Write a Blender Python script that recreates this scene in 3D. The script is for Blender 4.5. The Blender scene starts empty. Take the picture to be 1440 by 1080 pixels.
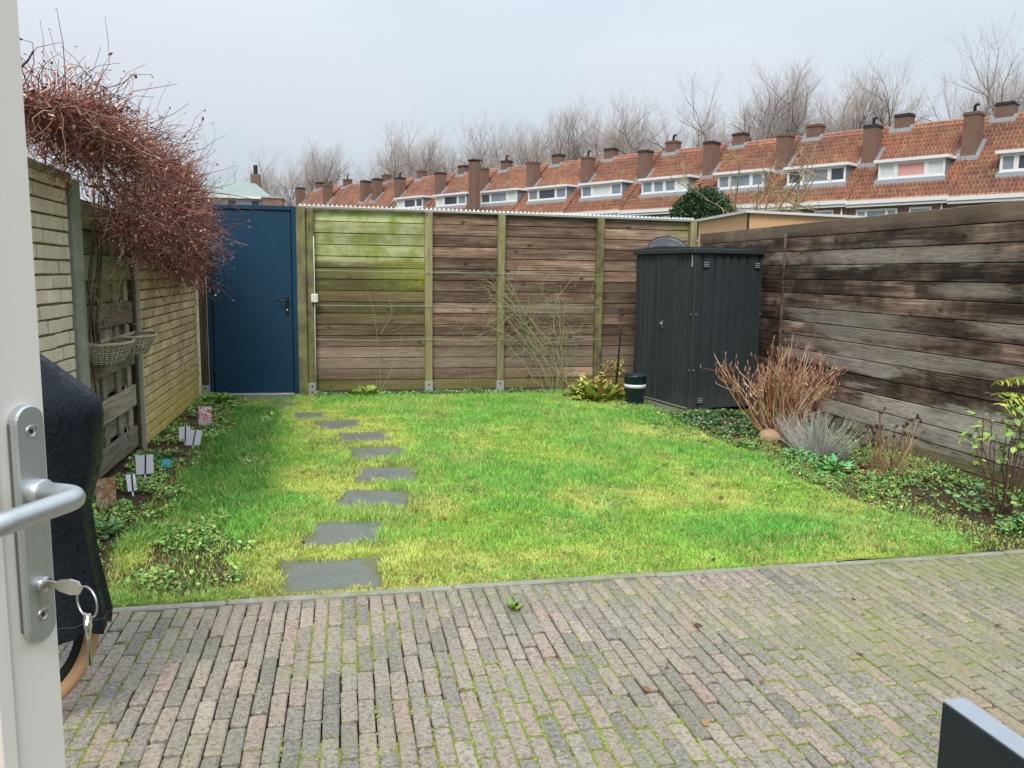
import bpy, math, random
import numpy as np
from mathutils import Matrix, Vector
random.seed(7); RNG = np.random.default_rng(7)
SC = bpy.context.scene; COL = SC.collection
R = math.radians

# ------------------------------------------------------------------ camera
EYE = 1.45
cam_rot = Matrix(((0.97868531, 0.01384261, -0.20489861),
                  (-0.20489643, 0.13322484, -0.96967448),
                  (0.01387475, 0.99098916, 0.1332215)))
cd = bpy.data.cameras.new('camera'); camo = bpy.data.objects.new('camera', cd); COL.objects.link(camo)
camo.matrix_world = Matrix.Translation((0, 0, EYE)) @ cam_rot.to_4x4()
cd.sensor_width = 36; cd.lens = 28.75; cd.clip_start = 0.05; cd.clip_end = 1500
SC.camera = camo

# ------------------------------------------------------------------ world, sun, exposure
SUN_EL, SUN_AZ = R(48), R(200)
W = bpy.data.worlds.new('World'); SC.world = W; W.use_nodes = True
wn = W.node_tree; wn.nodes.clear()
def wnode(t, **k):
    n = wn.nodes.new(t)
    for a, b in k.items(): setattr(n, a, b)
    return n
sky = wnode('ShaderNodeTexSky', sky_type='NISHITA'); sky.sun_disc = False
sky.sun_elevation = SUN_EL; sky.sun_rotation = SUN_AZ; sky.air_density = 1.0; sky.dust_density = 3.0
tcw = wnode('ShaderNodeTexCoord'); mpw = wnode('ShaderNodeMapping'); mpw.inputs['Scale'].default_value = (1, 1, 2.6)
wn.links.new(tcw.outputs['Generated'], mpw.inputs['Vector'])
nz = wnode('ShaderNodeTexNoise'); nz.inputs['Scale'].default_value = 1.7; nz.inputs['Detail'].default_value = 4; nz.inputs['Roughness'].default_value = .45
wn.links.new(mpw.outputs[0], nz.inputs['Vector'])
rp = wnode('ShaderNodeValToRGB')          # cloud deck: soft grey-blue billows
rp.color_ramp.elements[0].position = .36; rp.color_ramp.elements[0].color = (5.5, 6.5, 7.7, 1)
rp.color_ramp.elements[1].position = .64; rp.color_ramp.elements[1].color = (7.3, 7.9, 8.6, 1)
wn.links.new(nz.outputs['Fac'], rp.inputs['Fac'])
mx = wnode('ShaderNodeMix', data_type='RGBA'); mx.inputs[0].default_value = .93
wn.links.new(sky.outputs[0], mx.inputs[6]); wn.links.new(rp.outputs[0], mx.inputs[7])
# overcast sky: brighter towards the zenith, as a cloud deck is
sx = wnode('ShaderNodeSeparateXYZ'); wn.links.new(tcw.outputs['Generated'], sx.inputs[0])
gr = wnode('ShaderNodeMapRange'); gr.inputs['From Min'].default_value = 0; gr.inputs['From Max'].default_value = 1; gr.inputs['To Min'].default_value = .78; gr.inputs['To Max'].default_value = 2.3
pw = wnode('ShaderNodeMath', operation='POWER', use_clamp=True); wn.links.new(sx.outputs[2], pw.inputs[0]); pw.inputs[1].default_value = 1.6
wn.links.new(pw.outputs[0], gr.inputs['Value'])
vm_ = wnode('ShaderNodeVectorMath', operation='SCALE'); wn.links.new(mx.outputs[2], vm_.inputs[0]); wn.links.new(gr.outputs[0], vm_.inputs['Scale'])
bg = wnode('ShaderNodeBackground'); bg.inputs['Strength'].default_value = .063
wn.links.new(vm_.outputs[0], bg.inputs['Color'])
wo = wnode('ShaderNodeOutputWorld'); wn.links.new(bg.outputs[0], wo.inputs[0])
sl = bpy.data.lights.new('sun', 'SUN'); sl.energy = 1.5; sl.angle = R(25); sl.color = (1, .92, .80)
so = bpy.data.objects.new('sun', sl); COL.objects.link(so)
so.rotation_euler = Vector((math.sin(SUN_AZ)*math.cos(SUN_EL), math.cos(SUN_AZ)*math.cos(SUN_EL), math.sin(SUN_EL))).to_track_quat('Z', 'Y').to_euler()
SC.render.engine = 'CYCLES'
SC.view_settings.view_transform = 'Standard'; SC.view_settings.look = 'None'
SC.view_settings.exposure = 0.87; SC.view_settings.gamma = 1.0
SC.view_settings.use_curve_mapping = False

# ------------------------------------------------------------------ helpers
def vnoise(x, y, sc, seed=0):
    x = np.asarray(x, float)/sc; y = np.asarray(y, float)/sc
    xi = np.floor(x).astype(np.int64); yi = np.floor(y).astype(np.int64); fx = x-xi; fy = y-yi
    fx = fx*fx*(3-2*fx); fy = fy*fy*(3-2*fy)
    def hsh(a, b):
        v = (a*374761393 + b*668265263 + seed*974711) & 0x7fffffff
        v = ((v ^ (v >> 13))*1274126177) & 0x7fffffff
        return ((v ^ (v >> 16)) & 0xffff)/65535.
    return (hsh(xi, yi)*(1-fx)+hsh(xi+1, yi)*fx)*(1-fy)+(hsh(xi, yi+1)*(1-fx)+hsh(xi+1, yi+1)*fx)*fy
def fbm(x, y, sc, seed=0, o=3):
    s = 0; a = .5; t = 0
    for i in range(o): s = s+a*vnoise(x, y, sc/2**i, seed+i*17); t += a; a *= .5
    return s/t
def sstep(a, b, x): t = np.clip((x-a)/(b-a), 0, 1); return t*t*(3-2*t)

def np_mesh(name, v, tris, col=None, smooth=False):
    me = bpy.data.meshes.new(name); v = np.ascontiguousarray(v, np.float32); tris = np.ascontiguousarray(tris, np.int32)
    n = tris.shape[1]
    me.vertices.add(len(v)); me.vertices.foreach_set('co', v.ravel())
    me.loops.add(tris.size); me.loops.foreach_set('vertex_index', tris.ravel())
    me.polygons.add(len(tris)); me.polygons.foreach_set('loop_start', np.arange(0, tris.size, n, dtype=np.int32))
    me.polygons.foreach_set('loop_total', np.full(len(tris), n, np.int32))
    if smooth: me.polygons.foreach_set('use_smooth', np.ones(len(tris), bool))
    if col is not None:
        a = me.color_attributes.new('tone', 'FLOAT_COLOR', 'POINT')
        c = np.ones((len(v), 4), np.float32); c[:, :3] = col; a.data.foreach_set('color', c.ravel())
    me.update(calc_edges=True); return me

class MB:
    def __init__(s): s.v = []; s.f = []; s.c = []; s.cur = None; s.sm = []
    def add(s, vs, fs, smooth=False):
        b = len(s.v); s.v += [tuple(p) for p in vs]; s.f += [tuple(b+i for i in f) for f in fs]; s.sm += [smooth]*len(fs)
        if s.cur is not None: s.c += [s.cur]*len(vs)
        return s
    def box(s, x0, x1, y0, y1, z0, z1, M=None):
        vs = [(x, y, z) for z in (z0, z1) for y in (y0, y1) for x in (x0, x1)]
        if M is not None: vs = [M @ Vector(p) for p in vs]
        return s.add(vs, [(0, 2, 3, 1), (4, 5, 7, 6), (0, 1, 5, 4), (2, 6, 7, 3), (0, 4, 6, 2), (1, 3, 7, 5)])
    def cbox(s, x0, x1, y0, y1, z0, z1, c=.004, M=None):
        # box with every edge chamfered
        vs = []
        xs, ys, zs = (x0, x1), (y0, y1), (z0, z1)
        idx = {}
        for i in (0, 1):
            for j in (0, 1):
                for k in (0, 1):
                    sx, sy, sz = (1, -1)[i], (1, -1)[j], (1, -1)[k]
                    for ax in range(3):
                        p = [xs[i]+sx*c, ys[j]+sy*c, zs[k]+sz*c]; p[ax] = (xs[i], ys[j], zs[k])[ax]
                        idx[(i, j, k, ax)] = len(vs); vs.append(p)
        F = []
        for k in (0, 1):
            q = [(0, 0), (1, 0), (1, 1), (0, 1)]
            if k == 0: q = q[::-1]
            F.append([idx[(a, b, k, 2)] for a, b in q])
            q2 = [(0, 0), (0, 1), (1, 1), (1, 0)]
            if k == 0: q2 = q2[::-1]
            F.append([idx[(a, k, b, 1)] for a, b in q2])
            q3 = [(0, 0), (1, 0), (1, 1), (0, 1)]
            if k == 0: q3 = q3[::-1]
            F.append([idx[(k, a, b, 0)] for a, b in q3])
        for a in (0, 1):
            for b in (0, 1):
                F.append([idx[(0, a, b, 1)], idx[(1, a, b, 1)], idx[(1, a, b, 2)], idx[(0, a, b, 2)]])
                F.append([idx[(a, 0, b, 0)], idx[(a, 1, b, 0)], idx[(a, 1, b, 2)], idx[(a, 0, b, 2)]])
                F.append([idx[(a, b, 0, 0)], idx[(a, b, 1, 0)], idx[(a, b, 1, 1)], idx[(a, b, 0, 1)]])
                for d in (0, 1): F.append([idx[(a, b, d, 0)], idx[(a, b, d, 1)], idx[(a, b, d, 2)]])
        if M is not None: vs = [M @ Vector(p) for p in vs]
        return s.add(vs, F)
    def tube(s, pts, rad, n=6, caps=True, closed=False, smooth=True):
        pts = [Vector(p) for p in pts]; m = len(pts)
        if not hasattr(rad, '__len__'): rad = [rad]*m
        vs = []; prev = None
        for i, p in enumerate(pts):
            if closed: t = pts[(i+1) % m]-pts[i-1]
            else: t = pts[min(i+1, m-1)]-pts[max(i-1, 0)]
            if t.length < 1e-9: t = Vector((0, 0, 1))
            t.normalize()
            if prev is None:
                a = Vector((0, 0, 1)) if abs(t.z) < .9 else Vector((1, 0, 0)); u = t.cross(a).normalized()
            else: u = (prev-t*prev.dot(t)).normalized()
            prev = u; w = t.cross(u)
            for k in range(n):
                an = 2*math.pi*k/n; vs.append(p+(u*math.cos(an)+w*math.sin(an))*rad[i])
        fs = []
        for i in range(m if closed else m-1):
            j = (i+1) % m
            for k in range(n): fs.append((i*n+k, i*n+(k+1) % n, j*n+(k+1) % n, j*n+k))
        if caps and not closed: fs.append(tuple(range(n))[::-1]); fs.append(tuple((m-1)*n+k for k in range(n)))
        return s.add(vs, fs, smooth)
    def lathe(s, prof, n=24, M=None, smooth=True, sx=1, sy=1):
        vs = [(r*math.cos(2*math.pi*k/n)*sx, r*math.sin(2*math.pi*k/n)*sy, z) for r, z in prof for k in range(n)]
        if M is not None: vs = [M @ Vector(p) for p in vs]
        fs = [(i*n+k, i*n+(k+1) % n, (i+1)*n+(k+1) % n, (i+1)*n+k) for i in range(len(prof)-1) for k in range(n)]
        return s.add(vs, fs, smooth)
    def prism(s, poly, y0, y1, M=None):       # poly in (x,z), extruded along y
        n = len(poly); vs = [(x, y0, z) for x, z in poly]+[(x, y1, z) for x, z in poly]
        if M is not None: vs = [M @ Vector(p) for p in vs]
        return s.add(vs, [tuple(range(n)), tuple(range(n, 2*n))[::-1]]+[(i, i+n, (i+1) % n+n, (i+1) % n) for i in range(n)])
    def mesh(s, name):
        me = bpy.data.meshes.new(name); me.from_pydata(s.v, [], s.f)
        me.polygons.foreach_set('use_smooth', s.sm)
        if s.c:
            a = me.color_attributes.new('tone', 'FLOAT_COLOR', 'POINT')
            c = np.ones((len(s.v), 4), np.float32); c[:, :3] = np.array(s.c); a.data.foreach_set('color', c.ravel())
        me.update(); return me
    def build(s, name, m, parent=None, loc=(0, 0, 0), rotz=0): return obj(name, s.mesh(name), m, parent, loc, rotz)

def obj(name, me, m, parent=None, loc=(0, 0, 0), rotz=0):
    if m is not None and not me.materials: me.materials.append(m)
    o = bpy.data.objects.new(name, me); COL.objects.link(o); o.location = loc; o.rotation_euler = (0, 0, rotz)
    if parent: o.parent = parent
    return o
def tag(o, label=None, cat=None, group=None, kind=None):
    if label: o['label'] = label
    if cat: o['category'] = cat
    if group: o['group'] = group
    if kind: o['kind'] = kind
    return o
def thing(name, label, cat, loc=(0, 0, 0), rotz=0, group=None):
    o = bpy.data.objects.new(name, None); COL.objects.link(o); o.location = loc; o.rotation_euler = (0, 0, rotz)
    o.empty_display_size = .1
    return tag(o, label, cat, group)
def stuff(o, label=None, cat=None): return tag(o, label, cat, None, 'stuff')

# ------------------------------------------------------------------ material helpers
class NT:
    def __init__(s, name, rough=.7, spec=.3):
        s.m = bpy.data.materials.new(name); s.m.use_nodes = True; s.t = s.m.node_tree
        s.b = s.t.nodes['Principled BSDF']; s.b.inputs['Roughness'].default_value = rough
        s.b.inputs['Specular IOR Level'].default_value = spec
    def n(s, ty, ins=None, **k):
        o = s.t.nodes.new(ty)
        for a, b in k.items(): setattr(o, a, b)
        for a, b in (ins or {}).items(): s.set(o.inputs[a], b)
        return o
    def set(s, sock, v):
        if isinstance(v, bpy.types.NodeSocket): s.t.links.new(v, sock)
        elif isinstance(v, bpy.types.Node): s.t.links.new(v.outputs[0], sock)
        else: sock.default_value = (tuple(v)+(1,) if hasattr(v, '__len__') and len(v) == 3 and sock.type == 'RGBA' else v)
    def obc(s): return s.n('ShaderNodeTexCoord').outputs['Object']
    def pos(s): return s.n('ShaderNodeNewGeometry').outputs['Position']
    def rnd(s): return s.n('ShaderNodeObjectInfo').outputs['Random']
    def isl(s): return s.n('ShaderNodeNewGeometry').outputs['Random Per Island']
    def math(s, op, a, b=0, c=0, clamp=False):
        o = s.n('ShaderNodeMath', operation=op, use_clamp=clamp); s.set(o.inputs[0], a); s.set(o.inputs[1], b); s.set(o.inputs[2], c); return o.outputs[0]
    def noise(s, vec, scale, detail=4, rough=.55, dist=0, out='Fac'):
        return s.n('ShaderNodeTexNoise', {'Vector': vec, 'Scale': scale, 'Detail': detail, 'Roughness': rough, 'Distortion': dist}).outputs[out]
    def scale(s, vec, sc, loc=(0, 0, 0)): return s.n('ShaderNodeMapping', {'Vector': vec, 'Scale': sc, 'Location': loc}).outputs[0]
    def addv(s, a, b): o = s.n('ShaderNodeVectorMath', operation='ADD'); s.set(o.inputs[0], a); s.set(o.inputs[1], b); return o.outputs[0]
    def vmul(s, a, k): o = s.n('ShaderNodeVectorMath', operation='MULTIPLY'); s.set(o.inputs[0], a); s.set(o.inputs[1], k); return o.outputs[0]
    def ramp(s, f, st, interp='LINEAR'):
        o = s.n('ShaderNodeValToRGB', {'Fac': f}); cr = o.color_ramp; cr.interpolation = interp
        while len(cr.elements) < len(st): cr.elements.new(.5)
        for e, (p, c) in zip(cr.elements, st):
            e.position = p; e.color = (c, c, c, 1) if not hasattr(c, '__len__') else tuple(c)+(1,)
        return o.outputs[0]
    def mix(s, f, a, b, blend='MIX'):
        o = s.n('ShaderNodeMix', data_type='RGBA', blend_type=blend); s.set(o.inputs[0], f); s.set(o.inputs[6], a); s.set(o.inputs[7], b); return o.outputs[2]
    def sep(s, v, i): return s.n('ShaderNodeSeparateXYZ', {'Vector': v}).outputs[i]
    def band(s, v, a, b, c, d):     # 0 below a, 1 between b and c, 0 above d
        u = s.n('ShaderNodeMapRange', {'Value': v, 'From Min': a, 'From Max': b}).outputs[0]
        w = s.n('ShaderNodeMapRange', {'Value': v, 'From Min': c, 'From Max': d, 'To Min': 1, 'To Max': 0}).outputs[0]
        return s.math('MULTIPLY', u, w)
    def bump(s, h, st=.3, dist=.01):
        o = s.n('ShaderNodeBump', {'Strength': st, 'Distance': dist, 'Height': h}); s.t.links.new(o.outputs[0], s.b.inputs['Normal'])
    def col(s, c): s.set(s.b.inputs['Base Color'], c); return s
    def rough(s, c): s.set(s.b.inputs['Roughness'], c); return s
    def metal(s, v): s.b.inputs['Metallic'].default_value = v; return s

def simple(name, col, rough=.6, spec=.3, metal=0, var=.12, nscale=8, bump=0, bd=.004):
    a = NT(name, rough, spec); a.metal(metal)
    f = a.noise(a.obc(), nscale, 5, .6)
    a.col(a.mix(f, tuple(c*(1-var*1.6) for c in col), tuple(min(1, c*(1+var)) for c in col)))
    a.rough(a.ramp(f, [(.3, max(0, rough-.08)), (.7, min(1, rough+.08))]))
    if bump: a.bump(a.noise(a.obc(), nscale*6, 3), bump, bd)
    return a.m

def wood(name, stops, algae=None, along='X', dirt=.5, wet=0, patch=None, streak=False):
    """weathered plank: grain along local X (or Z), knots, per-plank tone, real algae and stains by place"""
    a = NT(name, .8, .25)
    r = a.rnd(); oc = a.obc()
    off = a.n('ShaderNodeCombineXYZ', {'X': a.math('MULTIPLY', r, 91), 'Y': a.math('MULTIPLY', r, 37), 'Z': a.math('MULTIPLY', r, 53)}).outputs[0]
    v = a.addv(oc, off)
    st = {'X': (1.2, 24, 24), 'Z': (24, 24, 1.2), 'Y': (24, 1.2, 24)}[along]
    st2 = {'X': (5, 90, 90), 'Z': (90, 90, 5), 'Y': (90, 5, 90)}[along]
    kn = {'X': (1.0, 1, 4), 'Z': (4, 1, 1.0), 'Y': (1, 1.0, 4)}[along]
    g1 = a.noise(a.scale(v, st), 1, 5, .6, .6); g2 = a.noise(a.scale(v, st2), 1, 3, .6)
    big = a.noise(a.scale(v, {'X': (1.1, 3, 3), 'Z': (3, 3, 1.1), 'Y': (3, 1.1, 3)}[along]), 1, 4, .6)
    c = a.ramp(a.math('ADD', a.math('MULTIPLY', g1, .55), a.math('MULTIPLY', big, .45)), stops)
    c = a.mix(a.ramp(g2, [(.35, .55), (.6, 0)]), c, tuple(q*.35 for q in stops[0][1]))
    tone = a.ramp(a.n('ShaderNodeTexWhiteNoise', {'Vector': off}).outputs['Value'], [(0, .55), (.5, .95), (1, 1.6)])
    c = a.mix(1, c, tone, 'MULTIPLY')
    ia, ib = {'X': (0, 2), 'Z': (2, 0), 'Y': (1, 2)}[along]
    kv = a.n('ShaderNodeCombineXYZ', {'X': a.math('ADD', a.math('MULTIPLY', a.sep(v, ia), .75), a.math('MULTIPLY', g1, .10)), 'Y': a.math('ADD', a.sep(v, ib), a.math('MULTIPLY', r, 40))}).outputs[0]
    vo = a.n('ShaderNodeTexVoronoi', {'Vector': kv, 'Scale': 4.2}, voronoi_dimensions='2D')
    pick = a.ramp(a.sep(vo.outputs['Color'], 0), [(.38, 1), (.42, 0)])
    knot = a.math('MULTIPLY', a.ramp(vo.outputs['Distance'], [(.0, 1), (.055, .95), (.085, .35), (.15, 0)]), pick); c = a.mix(a.math('MULTIPLY', knot, .85), c, (.03, .018, .012))
    if streak:               # pale halos round knot whorls across each plank
        q = a.noise(a.n('ShaderNodeCombineXYZ', {'X': a.math('MULTIPLY', a.sep(v, 0), 2.4), 'Y': a.math('MULTIPLY', r, 70), 'Z': a.math('MULTIPLY', a.sep(v, 2), 1.5)}).outputs[0], 1, 3, .7, .4)
        c = a.mix(1, c, a.ramp(q, [(.36, .50), (.47, .88), (.53, 1.15), (.62, 1.7)]), 'MULTIPLY')
    ps = a.pos(); g3 = a.noise(a.scale(v, {'X': (5, 60, 60), 'Z': (60, 60, 5), 'Y': (60, 5, 60)}[along]), 1, 4, .7, 1.0)
    if patch:                 # pale weathered-silver or dark stained zones at real places
        for (cx, cy, cz, sx, sy, sz, colr, amt) in patch:
            d = a.n('ShaderNodeVectorMath', operation='LENGTH'); a.set(d.inputs[0], a.scale(ps, (1/sx, 1/sy, 1/sz), (-cx/sx, -cy/sy, -cz/sz)))
            e = a.math('ADD', d.outputs['Value'], a.math('MULTIPLY', a.math('SUBTRACT', g1, .5), 1.6))
            e = a.math('ADD', e, a.math('MULTIPLY', a.math('SUBTRACT', big, .5), 2.6)); e = a.math('ADD', e, a.math('MULTIPLY', a.math('SUBTRACT', g3, .5), 2.2))
            c = a.mix(a.math('MULTIPLY', a.ramp(e, [(.5, 1), (1.15, 0)]), amt), c, a.mix(a.ramp(g3, [(.35, 0), (.62, 1)]), tuple(q*.38 for q in colr), colr))
    if algae: c = algae(a, c, ps, g1, big)
    a.col(c); a.bump(a.math('ADD', a.math('MULTIPLY', g1, .6), a.math('MULTIPLY', g2, .5)), .55, .006)
    a.rough(a.ramp(g1, [(.3, .62-wet), (.7, .9-wet)]))
    return a.m

# ------------------------------------------------------------------ materials of the setting
def fence_algae(a, c, ps, g1, big):
    x = a.sep(ps, 0); z = a.sep(ps, 2)
    zz = a.math('ADD', z, a.math('MULTIPLY', a.math('SUBTRACT', big, .5), .16))
    xx = a.math('ADD', x, a.math('MULTIPLY', a.math('SUBTRACT', g1, .5), .3))
    left = a.ramp(xx, [(.95, 1), (1.0, 1)])
    left = a.n('ShaderNodeMapRange', {'Value': x, 'From Min': 1.02, 'From Max': 1.06, 'To Min': 1, 'To Max': 0}).outputs[0]
    up = a.band(zz, 1.53, 1.60, 5, 6); midz = a.band(zz, 1.12, 1.36, 1.52, 1.60)
    speck = a.ramp(a.noise(ps, 14, 5, .7), [(.35, .25), (.62, 1)])
    pale = a.mix(a.ramp(a.noise(a.scale(ps, (5, 5, 5)), 1.2, 4, .6), [(.36, 0), (.58, 1)]), (.27, .35, .07), (.50, .55, .28))
    bt_ = a.n('ShaderNodeTexWhiteNoise', {'W': a.rnd()}, noise_dimensions='1D').outputs['Value']
    st_ = a.noise(a.scale(ps, (2.2, 2, 26)), 1, 5, .7, .8)
    pale = a.mix(a.ramp(st_, [(.36, .55), (.52, 0)]), pale, (.20, .24, .09)); pale = a.mix(1, pale, a.ramp(bt_, [(0, .72), (1, 1.18)]), 'MULTIPLY')
    c = a.mix(a.math('MULTIPLY', a.math('MULTIPLY', up, left), a.math('ADD', .74, a.math('MULTIPLY', bt_, .2))), c, pale)
    c = a.mix(a.math('MULTIPLY', a.math('MULTIPLY', a.math('MULTIPLY', midz, left), speck), .85), c,
              a.mix(a.n('ShaderNodeMapRange', {'Value': x, 'From Min': .2, 'From Max': 1.0}).outputs[0], (.10, .13, .025), (.30, .38, .03)))
    c = a.mix(a.math('MULTIPLY', a.math('MULTIPLY', a.math('MULTIPLY', a.band(zz, .5, .95, 1.2, 1.3), left), speck), .55), c, (.13, .14, .04))
    lo = a.band(zz, -5, -4, .10, .22); c = a.mix(a.math('MULTIPLY', lo, .55), c, (.17, .19, .04))
    rt = a.math('MULTIPLY', a.band(x, 3.9, 4.4, 9, 10), a.band(zz, 1.85, 2.05, 9, 10)); c = a.mix(a.math('MULTIPLY', rt, .7), c, (.20, .24, .05))
    return c
M_FENCE = wood('weathered_brown_boards', [(.30, (.065, .036, .024)), (.48, (.19, .122, .084)), (.64, (.40, .30, .22))], fence_algae, 'X',
    patch=[(2.2, 9.9, .42, 9, 9, .20, (.46, .38, .29), .55), (2.6, 9.9, 1.0, .9, 9, .10, (.40, .33, .26), .4)])
def post_algae(a, c, ps, g1, big):
    return a.mix(a.ramp(a.noise(ps, 7, 4), [(.40, .05), (.66, .65)]), c, (.27, .29, .10))
M_POST = wood('greened_post_wood', [(.3, (.13, .10, .06)), (.5, (.25, .21, .13)), (.7, (.42, .37, .25))], post_algae, 'Z')
M_DPOST = wood('dark_post_wood', [(.3, (.03, .022, .016)), (.5, (.07, .05, .035)), (.7, (.15, .12, .09))], None, 'Z')
def right_algae(a, c, ps, g1, big):
    z = a.sep(ps, 2); zz = a.math('ADD', z, a.math('MULTIPLY', a.math('SUBTRACT', big, .5), .3))
    c = a.mix(a.math('MULTIPLY', a.band(zz, -5, -4, .02, .2), .6), c, (.22, .22, .10))
    return a.mix(a.math('MULTIPLY', a.band(zz, 1.8, 1.93, 9, 10), .35), c, (.38, .28, .19))
SILV = (.56, .48, .42)
M_RIGHT = wood('stained_silvered_planks', [(.32, (.016, .010, .008)), (.47, (.070, .044, .034)), (.58, (.17, .115, .085)), (.70, (.33, .25, .20))], right_algae, 'X', wet=.12, streak=True,
    patch=[(4.5, 6.3, 1.65, 9, 1.9, .10, SILV, .62), (4.5, 6.7, 1.12, 9, 1.2, .09, SILV, .5), (4.5, 6.2, .83, 9, 1.7, .09, SILV, .6), (4.5, 6.6, .70, 9, 1.1, .09, SILV, .8), (4.5, 6.4, .98, 9, 1.1, .09, SILV, .5),
           (4.5, 5.8, .32, 9, 1.7, .23, (.62, .55, .47), .95), (4.5, 4.7, 1.12, 9, .7, .07, SILV, .6), (4.5, 5.2, 1.38, 9, .6, .06, SILV, .5)])
M_PANEL = wood('grey_woven_panel_wood', [(.3, (.12, .095, .07)), (.5, (.26, .21, .16)), (.7, (.42, .36, .28))],
    lambda a, c, ps, g1, big: a.mix(a.math('MULTIPLY', a.band(a.sep(ps, 2), 1.1, 1.35, 9, 10), .45), c, (.20, .22, .08)), 'X')

def brick_mat(name, c0, c1, alg, lowc, mort=False):
    a = NT(name, .85, .2); ps = a.pos(); r = a.n('ShaderNodeMath', operation='FRACT'); a.set(r.inputs[0], a.math('ADD', a.rnd(), a.isl()))
    f = a.noise(ps, 5, 5, .65)
    c = a.mix(a.ramp(a.math('ADD', a.math('MULTIPLY', f, .6), a.math('MULTIPLY', r.outputs[0], .4)), [(.3, 0), (.7, 1)]), c0, c1)
    c = a.mix(a.ramp(a.noise(ps, 40, 4, .7), [(.32, .5), (.5, 0)]), c, tuple(q*.45 for q in c0))
    c = a.mix(a.ramp(a.noise(ps, 2.3, 5, .7), [(.42, 0), (.7, .75)]), c, alg)
    z = a.math('ADD', a.sep(ps, 2), a.math('MULTIPLY', a.math('SUBTRACT', f, .5), .7))
    c = a.mix(a.math('MULTIPLY', a.band(z, -5, -4, .1, .5), .7), c, lowc)
    a.col(c); a.bump(a.noise(ps, 70, 4, .7), .5, .004); return a.m
M_BRN = brick_mat('limewashed_brick', (.70, .57, .44), (.88, .76, .62), (.60, .50, .33), (.60, .50, .36))
M_BRF = brick_mat('yellow_brick', (.54, .38, .20), (.78, .60, .36), (.36, .25, .13), (.62, .48, .10))
M_MORT = simple('old_mortar', (.13, .12, .09), .9, .1, nscale=20, bump=.4)
M_MORN = simple('mossy_mortar', (.12, .125, .07), .9, .1, nscale=20, bump=.4)
a = NT('weathered_concrete', .85, .2); ps = a.pos(); f = a.noise(ps, 6, 6, .65)
a.col(a.mix(a.ramp(f, [(.4, 0), (.65, .7)]), a.mix(a.noise(ps, 40, 3), (.22, .22, .20), (.40, .40, .36)), (.18, .20, .10))); a.bump(a.noise(ps, 60, 4), .4, .004); M_CONC = a.m

a = NT('slate_flagstone', .42, .4); oc = a.obc(); ps = a.pos(); f = a.noise(ps, 5, 6, .65)
c = a.mix(f, (.115, .128, .108), (.22, .235, .20)); c = a.mix(a.ramp(a.noise(ps, 60, 4, .7), [(.4, .35), (.55, 0)]), c, (.06, .07, .065))
ex = a.math('MAXIMUM', a.math('ABSOLUTE', a.sep(oc, 0)), a.math('ABSOLUTE', a.sep(oc, 1)))
c = a.mix(a.math('MULTIPLY', a.ramp(a.math('ADD', ex, a.math('MULTIPLY', a.math('SUBTRACT', f, .5), .55)), [(.17, 0), (.24, .85)]), 1), c, (.14, .15, .06))
a.col(c); a.rough(a.ramp(f, [(.35, .3), (.65, .6)])); a.bump(a.noise(ps, 35, 5, .7), .35, .004); M_SLATE = a.m

a = NT('clay_paver', .62, .35); ps = a.pos()
r = a.n('ShaderNodeMath', operation='FRACT'); a.set(r.inputs[0], a.math('ADD', a.rnd(), a.isl()))
c = a.ramp(r.outputs[0], [(0, (.24, .225, .185)), (.2, (.38, .325, .25)), (.45, (.42, .345, .265)), (.6, (.29, .265, .225)), (.78, (.40, .355, .275)), (.93, (.43, .315, .245)), (1, (.47, .42, .32))])
f = a.noise(ps, 55, 6, .8); c = a.mix(a.ramp(f, [(.38, .8), (.52, 0)]), c, (.085, .08, .065))
c = a.mix(a.ramp(a.noise(ps, 95, 3, .6), [(.58, 0), (.66, .8)]), c, (.55, .53, .48))
x = a.sep(ps, 0); gz = a.noise(ps, 1.6, 5, .65)
gz = a.math('ADD', gz, a.n('ShaderNodeMapRange', {'Value': x, 'From Min': 1.4, 'From Max': 3.4, 'To Min': -.06, 'To Max': .14}).outputs[0])
c = a.mix(a.math('MULTIPLY', a.ramp(a.math('ADD', a.math('MULTIPLY', gz, .8), a.math('MULTIPLY', f, .2)), [(.45, 0), (.68, .62)]), 1), c, (.25, .27, .10))
a.col(c); a.rough(a.ramp(a.noise(ps, 4, 4), [(.35, .42), (.65, .8)])); a.bump(a.noise(ps, 110, 6, .85), .95, .005); M_PAV = a.m

a = NT('joint_moss_and_sand', .95, .1); ps = a.pos(); at = a.n('ShaderNodeAttribute', attribute_name='tone').outputs['Color']
a.col(a.mix(1, at, a.ramp(a.noise(ps, 120, 4, .7), [(.3, .5), (.7, 1.5)]), 'MULTIPLY')); a.bump(a.noise(ps, 150, 3), .8, .006); M_JOINT = a.m
def tonemat(name, rough=.6, spec=.25, sub=0, bump=0):
    a = NT(name, rough, spec); at = a.n('ShaderNodeAttribute', attribute_name='tone')
    a.col(at.outputs['Color'])
    if sub: a.b.inputs['Transmission Weight'].default_value = 0
    if bump: a.bump(a.noise(a.pos(), 90, 4, .7), bump, .006)
    return a.m
M_SOIL = None
a = NT('soil_and_moss', .9, .15); ps = a.pos(); at = a.n('ShaderNodeAttribute', attribute_name='tone').outputs['Color']
c = a.mix(1, at, a.ramp(a.noise(ps, 45, 4, .7), [(.3, .55), (.7, 1.35)]), 'MULTIPLY'); a.col(c); a.bump(a.noise(ps, 60, 5, .75), .9, .012); M_SOIL = a.m
M_LEAF = tonemat('leaf', .5, .35); M_GRASS = tonemat('grass_blade', .5, .3); M_TWIG = tonemat('twig_bark', .75, .2); M_DRY = tonemat('dry_leaf', .7, .2)

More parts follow.
